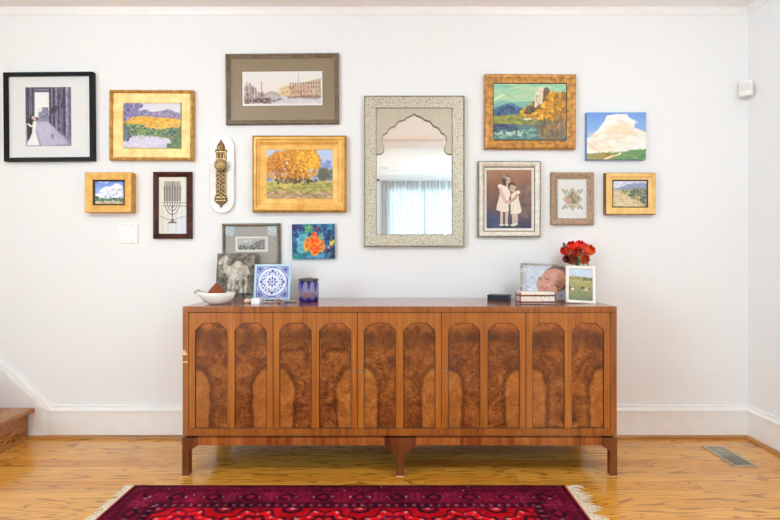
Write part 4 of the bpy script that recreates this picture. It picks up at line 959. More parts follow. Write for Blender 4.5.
for sx in (-1, 1): box(bm, kx(cxp + sx * 4.6) - .0022, kx(cxp + sx * 4.6) + .0022, -.0295, -.025, kz(195), kz(153))
for k in range(3): tube(bm, [(kx(cxp - 3 + 3 * k), -.028, kz(153.5)), (kx(cxp - 3 + 3 * k), -.028, kz(158))], .003, 6)
tube(bm, [(kx(cxp) + .012 * math.cos(t), -.028, kz(147.8) + .012 * math.sin(t)) for t in np.linspace(0, 6.28, 14)], .0028, 6)
obj('scrollwork', bm, 'brass', kp)
bm = bmesh.new()
prof = [(.010, 0), (.010, .018), (.020, .022), (.033, .030), (.040, .040), (.041, .048), (.036, .058), (.024, .065), (.012, .067), (.008, .071), (.001, .072)]
lathe(bm, prof, 48, fn=lambda r, z, a: r * (1 + (.07 * abs(math.cos(6 * a)) if r > .015 else 0)))
kn = obj('knob', bm, 'brass', kp, True); kn.rotation_euler = (R(90), 0, 0); kn.location = (X(219.2, .07) - kp.location.x, -.024, Z(164.8, .06) - kp.location.z)
kn.scale = (.82, .82, .82)

# ---- switch plate
sw = thing('switch_plate', 'white double wall plate below the small gold framed painting', 'switch', (X(128, .004), -.0005, Z(233.4, .004)))
obj('plate', BX(-.0625, .0625, -.006, 0, -.062, .062), 'white_plastic', sw, bevel=.003)
for sx in (-1, 1):
    b_ = obj('rocker', BX(sx * .023 - .017, sx * .023 + .017, -.008, -.0055, -.034, .034), 'trim', sw, bevel=.001)
    bm = bmesh.new()
    for sz in (-1, 1): lathe(bm, [(.003, 0), (.003, .0012), (.001, .0015)], 10, sx * .023, 0, 0); break
    bm.free()
    for sz in (-1, 1):
        bm = bmesh.new(); lathe(bm, [(.0028, 0), (.0028, .0010), (.0008, .0013)], 10)
        s_ = obj('screw', bm, 'slot_dark', sw); s_.rotation_euler = (R(90), 0, 0); s_.location = (sx * .023, -.006, sz * .048)

# ---- motion sensor in the corner
sn = thing('motion_sensor', 'small white motion sensor high in the room corner', 'sensor', (XR - .05, -.05, Z(95.6, .06)), (0, 0, R(-40)))
bm = bmesh.new(); prism(bm, [(-.036, .02), (.036, .02), (.036, -.004), (.028, -.022), (-.028, -.022), (-.036, -.004)], 0, .088, axis='z'); obj('housing', bm, 'white_plastic', sn, bevel=.004)
bm = bmesh.new(); prism(bm, [(-.024, -.020), (.024, -.020), (.018, -.027), (-.018, -.027)], .030, .074, axis='z'); obj('lens', bm, 'lens_off', sn, bevel=.002)
obj('bracket', BX(-.012, .012, .018, .0565, .02, .06), 'white_plastic', sn)

# ---- floor vent
vx0, vx1, vy0, vy1 = 1.818, 1.950, -.420, -.147
vt = thing('floor_vent', 'tan metal floor register set in the oak boards', 'vent', ((vx0 + vx1) / 2, (vy0 + vy1) / 2, 0))
w, l = vx1 - vx0, vy1 - vy0
bm = bmesh.new(); b0 = .016
for A in ((-w / 2, w / 2, -l / 2, -l / 2 + b0), (-w / 2, w / 2, l / 2 - b0, l / 2), (-w / 2, -w / 2 + b0, -l / 2 + b0, l / 2 - b0), (w / 2 - b0, w / 2, -l / 2 + b0, l / 2 - b0)): box(bm, *A, .0, .005)
obj('frame', bm, 'vent_metal', vt, bevel=.0015)
obj('damper', BX(-w / 2 + b0, w / 2 - b0, 0, l / 2 - b0, .0003, .0012), 'vent_light', vt)
obj('opening', BX(-w / 2 + b0, w / 2 - b0, -l / 2 + b0, 0, .0003, .0012), 'vent_dark', vt)
bm = bmesh.new()
for k in range(12):
    yy = -l / 2 + b0 + (l - 2 * b0) * (k + .5) / 12; box(bm, -w / 2 + b0, w / 2 - b0, yy - .0012, yy + .0012, .0012, .0030)
for k in (1, 2): xx = -w / 2 + w * k / 3; box(bm, xx - .0015, xx + .0015, -l / 2 + b0, l / 2 - b0, .0012, .0038)
obj('grille', bm, 'vent_light', vt)

# ================================================================== RUG
RX0, RX1, RY1, RY0 = -1.268, .826, -.642, -2.15
def cv_rug():
    W, H = 470, 340; c = Cv(W, H, (96, 14, 36)); u = (c.u * (RX1 - RX0)); v = (c.v * (RY1 - RY0))   # metres from the far left corner
    n1 = vnoise(H, W, 60, 3, .7, 1.4); n2 = vnoise(H, W, 8, 2, .6, 1.4)
    Lx, Ly = RX1 - RX0, RY1 - RY0; e = np.minimum(np.minimum(u, Lx - u), np.minimum(v, Ly - v))
    c.a += ((n1 - .5) * 60)[..., None] * np.array([1, .35, .5]); 
    pal = [(104, 14, 34), (128, 18, 44), (72, 10, 32), (150, 22, 44)]
    e = e / 1.26
    along = np.where(np.minimum(u, Lx - u) < np.minimum(v, Ly - v), v, u)
    c.put((e < .018).astype(float), (58, 10, 28)); c.put(((e > .018) & (e < .03)).astype(float), (104, 20, 44))
    # narrow guard with diagonal ticks
    g = (e > .03) & (e < .055); c.put(g.astype(float), (82, 12, 38)); c.put((g & (np.mod(along * 60 + e * 40, 1) < .3)).astype(float), (128, 34, 60), .5)
    # main border: row of dark lobed medallions with pale knots
    g = (e > .058) & (e < .125); c.put(g.astype(float), (112, 16, 44)); ph = np.mod(along, .17) / .17 - .5; q = (e - .0915) / .033
    c.put((g & ((np.abs(ph) * 3.2 + np.abs(q)) < .95)).astype(float), (48, 12, 36), .9); c.put((g & ((np.abs(ph) * 4.6 + np.abs(q) * 1.3) < .6)).astype(float), (146, 24, 52))
    c.put((g & (np.abs(np.abs(ph) - .26) < .018) & (np.abs(q) < .2)).astype(float), (206, 176, 176), .9); c.put((g & (np.abs(np.abs(ph) - .42) < .06) & (np.mod(along * 55 - e * 70, 1) < .35)).astype(float), (176, 70, 96), .7)
    g = (e > .128) & (e < .17); c.put(g.astype(float), (92, 14, 40)); c.put((g & (np.mod(along * 26, 1) < .28) & (np.abs(e - .149) < .006)).astype(float), (206, 170, 170), .6)
    c.put((g & (np.mod(along * 26 + .5, 1) < .4) & (np.abs(e - .149) < .014)).astype(float), (44, 12, 34), .8)
    # bright field with lobed guls in staggered rows
    f = e >= .17; c.put(f.astype(float), (176, 12, 24)); gx, gy = .30, .26
    fu, fv = u - .214, v - .214; row = np.floor(fv / gy); lu = np.mod(fu + (np.mod(row, 2) * .5) * gx, gx) / gx - .5; lv = np.mod(fv, gy) / gy - .5
    ang = np.arctan2(lv, lu); rr = np.hypot(lu, lv) * (1 + .13 * np.cos(8 * ang))
    c.put((f & (rr < .44)).astype(float), (34, 12, 34)); c.put((f & (rr < .40)).astype(float), (206, 18, 28)); c.put((f & (rr < .27)).astype(float), (62, 10, 34)); c.put((f & (rr < .2)).astype(float), (206, 40, 44)); c.put((f & (rr < .09)).astype(float), (40, 16, 40))
    c.put((f & (rr < .39) & (rr > .33) & (np.mod(ang * 8 / 3.1416, 1) < .2)).astype(float), (226, 196, 186), .9); c.put((f & (np.abs(lu) < .02) & (rr < .44)).astype(float), (90, 14, 36), .8)
    k = np.hypot(np.abs(lu) - .5, np.abs(lv) - .5); c.put((f & (k < .16)).astype(float), (48, 12, 40)); c.put((f & (k < .1)).astype(float), (186, 26, 40)); c.put((f & (k < .035)).astype(float), (226, 200, 190))
    c.dabs(500, c.rect(0, 0, 1, 1), pal, .006, .006, .55); c.dabs(260, c.rect(0, 0, 1, 1), [(206, 176, 172), (34, 12, 40), (220, 40, 60)], .0016, .0022, .8)
    c.a += ((vnoise(H, W, 150, 2, .7, 1.4) - .5) * 70)[..., None] * np.array([1, .45, .55]); c.a += ((n2 - .5) * 30)[..., None] * np.array([1, .2, .4])
    c.blur(2); c.dabs(900, c.rect(0, 0, 1, 1), [(60, 10, 36), (150, 26, 54), (90, 14, 40), (40, 10, 34), (190, 30, 50)], .0028, .0030, .6); c.dabs(160, c.rect(0, 0, 1, 1), [(226, 190, 190), (190, 120, 140)], .0014, .0018, .9); c.a += ((vnoise(H, W, 10, 3, .7, 1.4) - .5) * 50)[..., None] * np.array([1, .2, .4]); c.a = (c.a - 6) * .98; c.a = np.clip(c.a, 5, 255); return c
rg = thing('area_rug', 'deep red patterned wool rug with cream fringe on the oak floor', 'rug', ((RX0 + RX1) / 2, (RY0 + RY1) / 2, 0))
rw_, rl_ = RX1 - RX0, RY1 - RY0
sheet('pile', cv_rug(), rw_, rl_, 'weave', rg, .0105, flat=True)
M['rug_edge'] = noisy('rug_edge', (60, 10, 26), (92, 18, 38), 120, .95)
obj('backing', BX(-rw_ / 2 - .001, rw_ / 2 + .001, -rl_ / 2, rl_ / 2, .0, .010), 'rug_edge', rg)
# red selvedge braid and fringe at both short ends
M['braid'] = noisy('selvedge_braid', (150, 34, 30), (206, 84, 60), 150, .9)
for s in (-1, 1):
    bm = bmesh.new(); tube(bm, [(s * (rw_ / 2 + .004), y, .006) for y in np.linspace(-rl_ / 2, rl_ / 2, 12)], .0055, 8); obj('selvedge', bm, 'braid', rg)
    bm = bmesh.new(); ln = .05 if s < 0 else .075
    for k in range(420):
        y = -rl_ / 2 + rl_ * (k + random.random()) / 420; L = ln * (.55 + .6 * random.random()) * (1.0 if s < 0 else (.7 + .5 * abs(math.sin(y * 31)) ))
        dy = random.uniform(-.018, .018) + .012 * math.sin(y * 60); x_ = s * (rw_ / 2 + .006)
        tube(bm, [(x_, y, .006), (x_ + s * L * .5, y + dy * .4, .0065 + .004 * random.random()), (x_ + s * L, y + dy, .003)], [.0022, .0024, .0012], 4)
    fr = obj('fringe', bm, 'fringe', rg); fr['kind'] = 'stuff'

# ================================================================== ON THE SIDEBOARD
def on_top(px, d): return (X(px, d), -d, TOP)
# bowl with heap
bl = thing('ceramic_bowl', 'white boat-shaped ceramic bowl with a pinched spout', 'bowl', on_top(218.0, .40))
bm = bmesh.new(); N = 40; cxl, rx, ry, hh = 0, S(17.2, .40), .062, S(11.5, .40)
def bowl_ring(t, inner=False):
    # t 0 foot .. 1 rim
    k = .30 + .70 * math.sin(t * math.pi / 2) ** 1.0
    out = []
    for i in range(N):
        a = 2 * math.pi * i / N; x = rx * k * math.cos(a); y = ry * k * math.sin(a)
        z = hh * (1 - math.cos(t * math.pi / 2)) 
        left = max(0, -math.cos(a)); x -= .022 * left ** 4 * t ** 2; z += .012 * left ** 6 * t ** 3
        if inner: x *= .93; y *= .90; z = max(z + .003 * (1 - t), .005)
        out.append(bm.verts.new((x, y, z)))
    return out
rings = [bowl_ring(t) for t in np.linspace(0, 1, 9)] + [bowl_ring(t, True) for t in np.linspace(1, .05, 8)]
for a_, b_ in zip(rings, rings[1:]):
    for i in range(N): bm.faces.new((a_[i], a_[(i + 1) % N], b_[(i + 1) % N], b_[i]))
bm.faces.new(rings[0]); bm.faces.new(rings[-1])
obj('bowl_body', bm, 'ceramic', bl, True)
bm = bmesh.new(); xs_ = -rx - .022
tube(bm, [(xs_ + .012, 0, hh + .008), (xs_ - .002, 0, hh + .006), (xs_ - .014, 0, hh - .002)], [.009, .007, .004], 10)
tube(bm, [(xs_ - .004, -.004, hh + .004), (xs_ - .010, -.006, hh - .010)], [.004, .002], 8)
sp_ = obj('spout_tip', bm, 'pewter', bl, True); sp_['label'] = 'dark pinched tip'
bm = bmesh.new(); Hh = S(9.4, .40)
lathe(bm, [(S(9.5, .4), hh * .72), (S(9.3, .4), hh * .92), (S(6.6, .4), hh + Hh * .34), (S(3.2, .4), hh + Hh * .74), (S(1.5, .4), hh + Hh * .95), (.001, hh + Hh)], 28, fn=lambda r, z, a: r * (1 + .05 * math.sin(3 * a) + .03 * math.sin(7 * a)))
hp = obj('powder_heap', bm, 'rust_powder', None, True); hp.location = (X(216.5, .40), -.40, TOP); hp.scale = (1, .62, 1)
tag(hp, 'rust brown cone-shaped heap inside the white bowl', 'heap')

# camel relief plaque leaning on the wall
def cam_canvas():
    c = Cv(110, 126, (0, 0, 0)); 
    m = np.zeros(c.u.shape)
    def add(k, h=1.0):
        nonlocal m; m = np.maximum(m, k * h)
    add(c.mell(.52, .42, .26, .17, soft=.5)); add(c.mell(.56, .28, .13, .12, soft=.5)); add(c.mell(.72, .42, .14, .16, soft=.5)); add(c.mell(.38, .42, .12, .14, soft=.5))
    def stroke(pts, w, h=1.0):
        mm = np.zeros(c.u.shape)
        for (x1, y1), (x2, y2) in zip(pts, pts[1:]):
            X1, X2 = x1 * c.asp, x2 * c.asp; dx, dy = X2 - X1, y2 - y1
            t = np.clip(((c.u * c.asp - X1) * dx + (c.v - y1) * dy) / (dx * dx + dy * dy + 1e-9), 0, 1)
            mm = np.maximum(mm, np.clip(1.2 - np.hypot(c.u * c.asp - X1 - t * dx, c.v - y1 - t * dy) / (w / 2) * .9, 0, 1))
        add(np.sqrt(np.clip(mm, 0, 1)), h)
    stroke([(.16, .17), (.22, .22), (.23, .32), (.29, .40), (.38, .38)], .11); stroke([(.10, .20), (.16, .13), (.24, .12)], .10, 1.1); stroke([(.23, .09), (.25, .05)], .03)
    for pts in ([(.36, .5), (.37, .66), (.34, .80), (.35, .9)], [(.44, .52), (.47, .68), (.46, .8), (.48, .92)], [(.68, .5), (.64, .64), (.68, .78), (.66, .92)], [(.76, .5), (.8, .62), (.78, .78), (.8, .9)]): stroke(pts, .075)
    stroke([(.84, .36), (.9, .5), (.88, .6)], .03); stroke([(.53, .74), (.62, .72), (.7, .76)], .10, .7)
    bgk = vnoise(126, 110, 7, 4, .6); fine = vnoise(126, 110, 26, 2)
    h = m * .56 + bgk * .62 + fine * .18
    # tone follows height: high places lighter, low places and the camel's outline darker
    gv = np.clip(1 - np.abs(m - .16) / .16, 0, 1)
    k = np.clip((h - .2) / .85 + (fine - .5) * .5 - .55 * gv + .06 * (m > .45), 0, 1)[..., None]
    h = h - .18 * gv
    c.a = np.array([74, 64, 55.]) * (1 - k) + np.array([174, 162, 146.]) * k
    c.a += ((vnoise(126, 110, 12, 3) - .5) * 80)[..., None]; gz = c.rect(.3, .88, .95, .93)
    c.put(gz, (34, 32, 36), .8); return c, h
hc, hh_ = cam_canvas()
def leaning(name, label, cat, px, w, h, d_bot, lean, yaw=0.0):
    return thing(name, label, cat, on_top(px, d_bot), (R(-lean), 0, R(yaw)))
cm = leaning('relief_plaque', 'bronze-grey relief plaque of a standing camel leaning on the wall', 'plaque', 235.0, 0, 0, .085, 8)
cw, chh = S(38.0, .07), S(45.0, .06)
o = sheet('relief', hc, cw, chh, 'relief', cm, .010, hh_ * .007); o.location = (0, 0, chh / 2)
obj('slab', BX(-cw / 2, cw / 2, -.0102, .006, 0, chh), 'pewter', cm)

# blue and white tile
def cv_tile():
    n = 150; c = Cv(n, n, (228, 232, 244)); b1, b2 = (52, 62, 150), (96, 110, 190)
    x, y = (c.u - .5) * 2, (c.v - .5) * 2; r = np.hypot(x, y); a = np.arctan2(y, x)
    c.put(((r > .93) & (np.maximum(abs(x), abs(y)) < .96)).astype(float), (206, 214, 238)); 
    for q in (.97,): c.put((np.abs(np.maximum(abs(x), abs(y)) - q) < .022).astype(float), b1)
    c.put((np.abs(r - .93) < .022).astype(float), (70, 80, 166)); c.put((np.abs(r - .87) < .012).astype(float), (120, 134, 200), .8)
    fold = np.mod(a + math.pi / 8, math.pi / 4) - math.pi / 8
    c.put((np.hypot(r * np.cos(fold) - .24, r * np.sin(fold) * 1.0) < .065).astype(float), b1); c.put((r < .06).astype(float), b1); c.put((np.abs(r - .13) < .02).astype(float), b2)
    f4 = np.mod(a + math.pi / 4, math.pi / 2) - math.pi / 4; px, py = r * np.cos(f4), r * np.sin(f4)
    c.put((np.abs(px - .70) * 1.3 + np.abs(py) * 1.1 < .13).astype(float), b1); c.put((np.hypot((px - .60) / .05, (np.abs(py) - .15) / .09) < 1).astype(float), (80, 90, 176)); c.put((np.hypot((px - .46) / .03, (np.abs(py) - .20) / .08) < 1).astype(float), b1)
    c.put((np.abs(py) < .014) & (px > .3) & (px < .6), b2, .9) if False else c.put(((np.abs(py) < .014) & (px > .3) & (px < .6)).astype(float), b2)
    g4 = np.mod(a, math.pi / 2) - math.pi / 4; qx, qy = r * np.cos(g4), r * np.sin(g4)
    c.put((np.hypot((qx - .52) / .10, np.abs(qy) / .04) < 1).astype(float), (150, 176, 196)); c.put((np.hypot((qx - .66) / .05, (np.abs(qy) - .1) / .07) < 1).astype(float), b2); c.put((np.abs(np.hypot(qx - .6, np.abs(qy) - .22) - .1) < .016).astype(float), (110, 124, 196))
    c.put((np.hypot(qx - 1.13, qy) < .10).astype(float), b1); c.put((np.abs(np.hypot(qx - 1.13, qy) - .15) < .02).astype(float), b1); c.put((np.hypot(qx - 1.02, np.abs(qy) - .2) < .06).astype(float), b2); c.put((np.hypot(qx - 1.02, np.abs(qy) - .36) < .045).astype(float), b1)
    c.put((np.hypot(px - .69, py) < .03).astype(float), (140, 60, 110)); c.blur(); return c
tl = leaning('ceramic_tile', 'blue and white square tile with a round floral design, standing on the sideboard', 'tile', 272.0, 0, 0, .165, 9)
tw, th = S(36.4, .15), S(35.6, .14)
obj('slab', BX(-tw / 2, tw / 2, -.010, 0, 0, th), 'blue_edge', tl, bevel=.002)
o = sheet('painted_face', cv_tile(), tw * .87, th * .87, 'glaze', tl, .0104); o.location = (0, 0, th / 2)
bm = bmesh.new(); prism(bm, [(.0, 0), (.012, 0), (.006, th * .72), (-.0, th * .75)], -.006, .006, axis='x')
o = obj('easel_strut', bm, 'dark_stick', tl); o.rotation_euler = (R(15), 0, 0); o.location = (0, .004 + th * .75 * math.sin(R(15)), .010)

# jar
jr = thing('glass_jar', 'cobalt blue and clear glass jar with a dark metal lid', 'jar', on_top(308.6, .24))
jh = S(23.6, .24) ; jrr = S(9.9, .24)
bm = bmesh.new(); n_ = 64
fl = lambda r, z, a: r * (1 + (.025 * math.cos(8 * a) if .006 < z < .118 else 0))
lathe(bm, [(jrr * .9, 0), (jrr, .006), (jrr, jh * .3), (jrr * .99, jh * .6), (jrr * .97, jh * .75), (jrr * .90, jh * .82), (jrr * .90, jh * .86), (jrr * .84, jh * .86), (jrr * .86, jh * .8), (jrr * .93, jh * .7), (jrr * .93, .012), (.002, .010)], n_, fn=fl)
obj('glass_body', bm, 'jar', jr, True)
bm = bmesh.new(); lathe(bm, [(jrr * .92, jh * .855), (jrr * 1.02, jh * .87), (jrr * 1.03, jh * .91), (jrr * .98, jh * .94), (jrr * .9, jh * .96), (jrr * .4, jh * .985), (.001, jh)], 40); obj('lid', bm, 'lid_dark', jr, True)
bm = bmesh.new(); lathe(bm, [(jrr * .62, .011), (jrr * .66, .014), (jrr * .66, jh * .3), (jrr * .6, jh * .345), (jrr * .2, jh * .33), (.001, jh * .33)], 28)
cd = obj('candle', bm, 'candle_red', None, True); cd.location = on_top(308.6, .24); tag(cd, 'red candle stub inside the blue glass jar', 'candle')

# little things in front of the tile
bm = bmesh.new(); N = 20
lathe(bm, [(.001, 0), (.010, .002), (.018, .008), (.019, .014), (.014, .020), (.007, .024), (.001, .025)], 24, fn=lambda r, z, a: r * (1 + .10 * math.cos(9 * a) * (z / .025)))
sh = obj('sea_shell', bm, 'shell', None, True); sh.location = on_top(247.6, .36); sh.scale = (1.05, .8, 1.05); sh.rotation_euler = (0, 0, .4)
tag(sh, 'small pale pink shell between the bowl and the white cube', 'shell')
bm = BX(-.0235, .0235, -.0235, .0235, 0, .029); cu = obj('stone_block', bm, 'wax_white', None, bevel=.002); cu.location = on_top(256.6, .375); tag(cu, 'small plain white block in front of the blue tile', 'block')
# pale oval dish with dark rim pieces
ds = thing('trinket_dish', 'tiny pale oval dish holding dark trinkets before the blue tile', 'dish', on_top(269.5, .345))
bm = bmesh.new(); lathe(bm, [(.014, 0), (.024, .002), (.036, .009), (.037, .011), (.034, .0105), (.022, .005), (.001, .004)], 32); o = obj('dish_body', bm, 'ceramic', ds, True); o.scale = (1, .6, 1)
for k, (dx_, dy_, mt) in enumerate(((-.014, .002, 'dark_stick'), (.003, -.003, 'green_leaf'), (.017, .003, 'black_box'))):
    bm = bmesh.new(); lathe(bm, [(.001, 0), (.006, .001), (.008, .005), (.006, .009), (.001, .010)], 14)
    o = obj('trinket', bm, mt, None, True); o.location = (ds.location.x + dx_, ds.location.y + dy_, TOP + .0062)
    tag(o, ('dark grey pebble trinket in the tiny dish, next to the white block', 'dark green pebble trinket in the middle of the tiny dish', 'blue-black pebble trinket in the tiny dish, next to the brown bead')[k], 'trinket', None)
bm = bmesh.new(); lathe(bm, [(.001, 0), (.009, .002), (.014, .010), (.013, .017), (.006, .022), (.001, .023)], 24, fn=lambda r, z, a: r * (1 + .04 * math.cos(6 * a)))
o = obj('brown_bead', bm, 'bead_brown', None, True); o.location = on_top(278.8, .34); tag(o, 'round brown bead between tiny dish and thin sticks', 'bead')
for k, (px_, d_, ang, mt, lb) in enumerate(((290.4, .33, 4, 'dark_stick', 'thin dark stick lying in front, next to the brown bead'), (289.2, .27, -6, 'pale_metal', 'thin pale silver stick lying behind the dark stick'))):
    bm = bmesh.new(); tube(bm, [(-.034, 0, .0032), (0, .001, .0035), (.034, 0, .0032)], [.0032, .0032, .0026], 10)
    o = obj('stick', bm, mt, None, True); o.location = on_top(px_, d_); o.rotation_euler = (0, 0, R(ang)); tag(o, lb, 'stick')

# black box
bb = thing('lacquer_box', 'low black lidded box lying alone on the sideboard', 'box', on_top(499.2, .20), (0, 0, R(-24)))
obj('box_body', BX(-.060, .060, -.045, .045, 0, .022), 'black_box', bb, bevel=.002)
obj('lid', BX(-.0615, .0615, -.0465, .0465, .0235, .034), 'black_box', bb, bevel=.003)
obj('lid_gap', BX(-.058, .058, -.043, .043, .022, .0235), 'iron', bb)

# inlaid box
ib = thing('inlaid_box', 'pale inlaid box with dark red edges before the baby photograph', 'box', on_top(535.4, .395), (0, 0, R(1)))
bw_, bh_, bd_ = S(36.0, .42), .066, .085
obj('box_body', BX(-bw_ / 2 + .003, bw_ / 2 - .003, -bd_ / 2 + .003, bd_ / 2 - .003, .004, bh_ * .72), 'inlay', ib)
obj('lid', BX(-bw_ / 2 + .002, bw_ / 2 - .002, -bd_ / 2 + .002, bd_ / 2 - .002, bh_ * .78, bh_), 'inlay', ib, bevel=.002)
bm = bmesh.new()
for z0_, z1_ in ((bh_ * .66, bh_ * .79), (bh_ * .12, bh_ * .26)): box(bm, -bw_ / 2 + .001, bw_ / 2 - .001, -bd_ / 2 + .001, bd_ / 2 - .001, z0_, z1_)
for sx in (-1, 1):
    for sy in (-1, 1): box(bm, sx * (bw_ / 2 - .003) - .003, sx * (bw_ / 2 - .003) + .003, sy * (bd_ / 2 - .003) - .003, sy * (bd_ / 2 - .003) + .003, 0, bh_ * .99)
obj('edging', bm, 'red_trim', ib)

# standing photo frames
def cv_baby():
    c = Cv(120, 84, (206, 212, 224)); c.noise(6, 16, 3); c.poly([(0, 0), (.12, .0), (.1, 1), (0, 1)], (186, 190, 200), rag=.1); c.poly([(.6, 0), (1, 0), (1, .4), (.9, .5), (.7, .1)], (150, 168, 160), rag=.05)
    c.dabs(60, c.rect(0, .1, .45, 1), [(226, 230, 238), (186, 194, 212), (214, 218, 228)], .06, .05, .6)
    for q in ([(.1, .2), (.3, .5)], [(.05, .6), (.25, .75)], [(.2, .1), (.35, .3)], [(.1, .9), (.4, .8)]): c.line(q, .015, (160, 168, 188), .6)
    ro = -.62
    c.ell(.70, .38, .29, .37, (92, 66, 54), rot=ro, soft=.12, rag=.12); c.ell(.63, .44, .28, .34, (200, 134, 106), rot=ro, soft=.12); c.ell(.47, .62, .17, .26, (202, 132, 104), rot=ro, soft=.12)
    c.ell(.72, .30, .14, .15, (222, 164, 138), al=.75, soft=.6); c.ell(.66, .70, .10, .12, (214, 140, 112), al=.7, soft=.6); c.ell(.40, .50, .08, .12, (214, 144, 118), al=.6, soft=.6)
    c.line([(.66, .56), (.70, .62), (.74, .62)], .03, (104, 60, 48)); c.line([(.46, .36), (.50, .42), (.54, .42)], .03, (104, 60, 48))
    c.line([(.62, .47), (.54, .58)], .06, (224, 156, 130), .8); c.ell(.52, .60, .05, .06, (228, 156, 130)); c.ell(.505, .645, .025, .02, (150, 84, 68))
    c.line([(.40, .66), (.45, .70), (.49, .76)], .045, (172, 82, 74)); c.ell(.40, .76, .06, .06, (212, 142, 114), soft=.5); c.ell(.36, .40, .04, .05, (120, 84, 72), al=.7, rag=.4)
    c.poly([(.3, .75), (.42, .88), (.6, .96), (.9, .7), (1, .75), (1, 1), (.2, 1)], (214, 220, 232), rag=.04); c.dabs(30, c.rect(.4, .85, 1, 1), [(226, 230, 238), (190, 198, 214)], .06, .05, .6); c.blur(); return c
def cv_cows():
    c = Cv(76, 100); c.grad([(0, (206, 220, 236)), (.24, (196, 214, 236)), (.30, (178, 166, 100)), (.5, (164, 156, 76)), (.75, (126, 128, 66)), (1, (96, 100, 62))])
    c.noise(14, 12, 3); c.dabs(80, c.rect(0, .27, 1, .34), [(150, 130, 60), (110, 120, 70), (190, 160, 80)], .05, .02, .8); c.poly([(0, .27), (.2, .22), (.4, .25), (.6, .27), (0, .31)], (176, 150, 96), .7, rag=.03)
    c.dabs(40, c.rect(.6, .3, 1, .36), [(84, 100, 60)], .05, .02, .8); c.dabs(160, c.rect(0, .4, 1, 1), [(150, 148, 72), (110, 114, 62), (168, 158, 82), (92, 98, 60)], .04, .015, .5)
    c.ell(.12, .62, .09, .045, (110, 60, 40)); c.ell(.17, .64, .06, .04, (230, 214, 200)); c.ell(.06, .6, .04, .035, (90, 50, 36))
    c.ell(.58, .60, .07, .04, (60, 44, 40)); c.ell(.72, .63, .10, .05, (216, 196, 176)); c.ell(.68, .61, .05, .03, (150, 90, 60)); c.ell(.84, .62, .06, .035, (140, 84, 56)); c.blur(); return c
bf = thing('photo_frame', 'pewter standing frame with a photograph of a sleeping baby', 'photo frame', on_top(546.6, .235), (R(-12), R(2), R(-7)))
w, h = S(51.5, .22), S(37.6, .22); fwid = .011
def stand_frame(root, w, h, fwid, mat, cv, prof=None):
    bm = bmesh.new(); moulding(bm, w, h, prof or [(0, 0), (0, .010), (.003, .013), (fwid - .003, .012), (fwid, .009), (fwid, 0)]); o = obj('frame', bm, mat, root); o.location = (0, 0, h / 2)
    o = obj('backing', BX(-w / 2 + .002, w / 2 - .002, -.004, .002, .002, h - .002), 'dark_stick', root)
    o = sheet('photograph', cv, w - 2 * fwid + .002, h - 2 * fwid + .002, 'paper', root, .0065); o.location = (0, 0, h / 2)
    obj('glass', BX(-w / 2 + fwid, w / 2 - fwid, -.0085, -.0075, fwid, h - fwid), 'glass', root)
    bm = bmesh.new(); prism(bm, [(-.02, 0), (.02, 0), (.014, h * .62), (-.014, h * .62)], 0, .003)
    s = obj('easel_leg', bm, 'dark_stick', root); s.rotation_euler = (R(26), 0, 0); s.location = (0, .002 + h * .62 * math.sin(R(26)), .012)
stand_frame(bf, w, h, S(2.1, .22), 'pewter', cv_baby())
cf = thing('photo_frame', 'cream standing frame with a photograph of cows in a meadow', 'photo frame', on_top(580.4, .375), (R(-13), R(2.5), R(-9)))
w, h = S(28.6, .37), S(37.6, .35)
stand_frame(cf, w, h, S(2.9, .37), 'cream_frame', cv_cows())

# vase and flowers behind the frames
vz = thing('flower_vase', 'dark green glazed vase holding red flowers behind the cream frame', 'vase', on_top(577.6, .135))
bm = bmesh.new(); lathe(bm, [(.026, 0), (.032, .004), (.040, .04), (.038, .08), (.026, .12), (.022, .15), (.027, .185), (.029, .19), (.026, .19), (.020, .15), (.024, .12), (.035, .08), (.036, .04), (.002, .008)], 32); obj('vase_body', bm, 'vase_green', vz, True)
bm = bmesh.new(); lathe(bm, [(.0295, .183), (.0315, .186), (.0315, .190), (.0295, .193)], 32); obj('rim_band', bm, 'green_leaf', vz, True)
def bloom_bm(r, h, openn=.5, petals=6, seed=0):
    rnd = random.Random(seed); bm = bmesh.new()
    for layer in range(2):
        for k in range(petals):
            a0 = 2 * math.pi * (k + .5 * layer) / petals + rnd.uniform(-.1, .1); rr = r * (1 - .22 * layer); g = []
            for i in range(6):
                t = i / 5; row = []
                rad = rr * (.18 + .82 * math.sin(min(1, t * 1.15) * math.pi / 2) ** .8) * (1 - (1 - openn) * .55 * max(0, t - .55) / .45)
                wd = .95 * math.sin(math.pi * (.12 + .80 * t)) * (1.15 if t < .8 else .95)
                for j in range(5):
                    s = (j - 2) / 2; aa = a0 + s * wd * .75; cup = rad * (1 - .10 * s * s)
                    row.append(bm.verts.new((cup * math.cos(aa), cup * math.sin(aa), h * (t - .10 * s * s * t) + rnd.uniform(-.001, .001))))
                g.append(row)
            for i in range(5):
                for j in range(4): bm.faces.new((g[i][j], g[i][j + 1], g[i + 1][j + 1], g[i + 1][j]))
    return bm
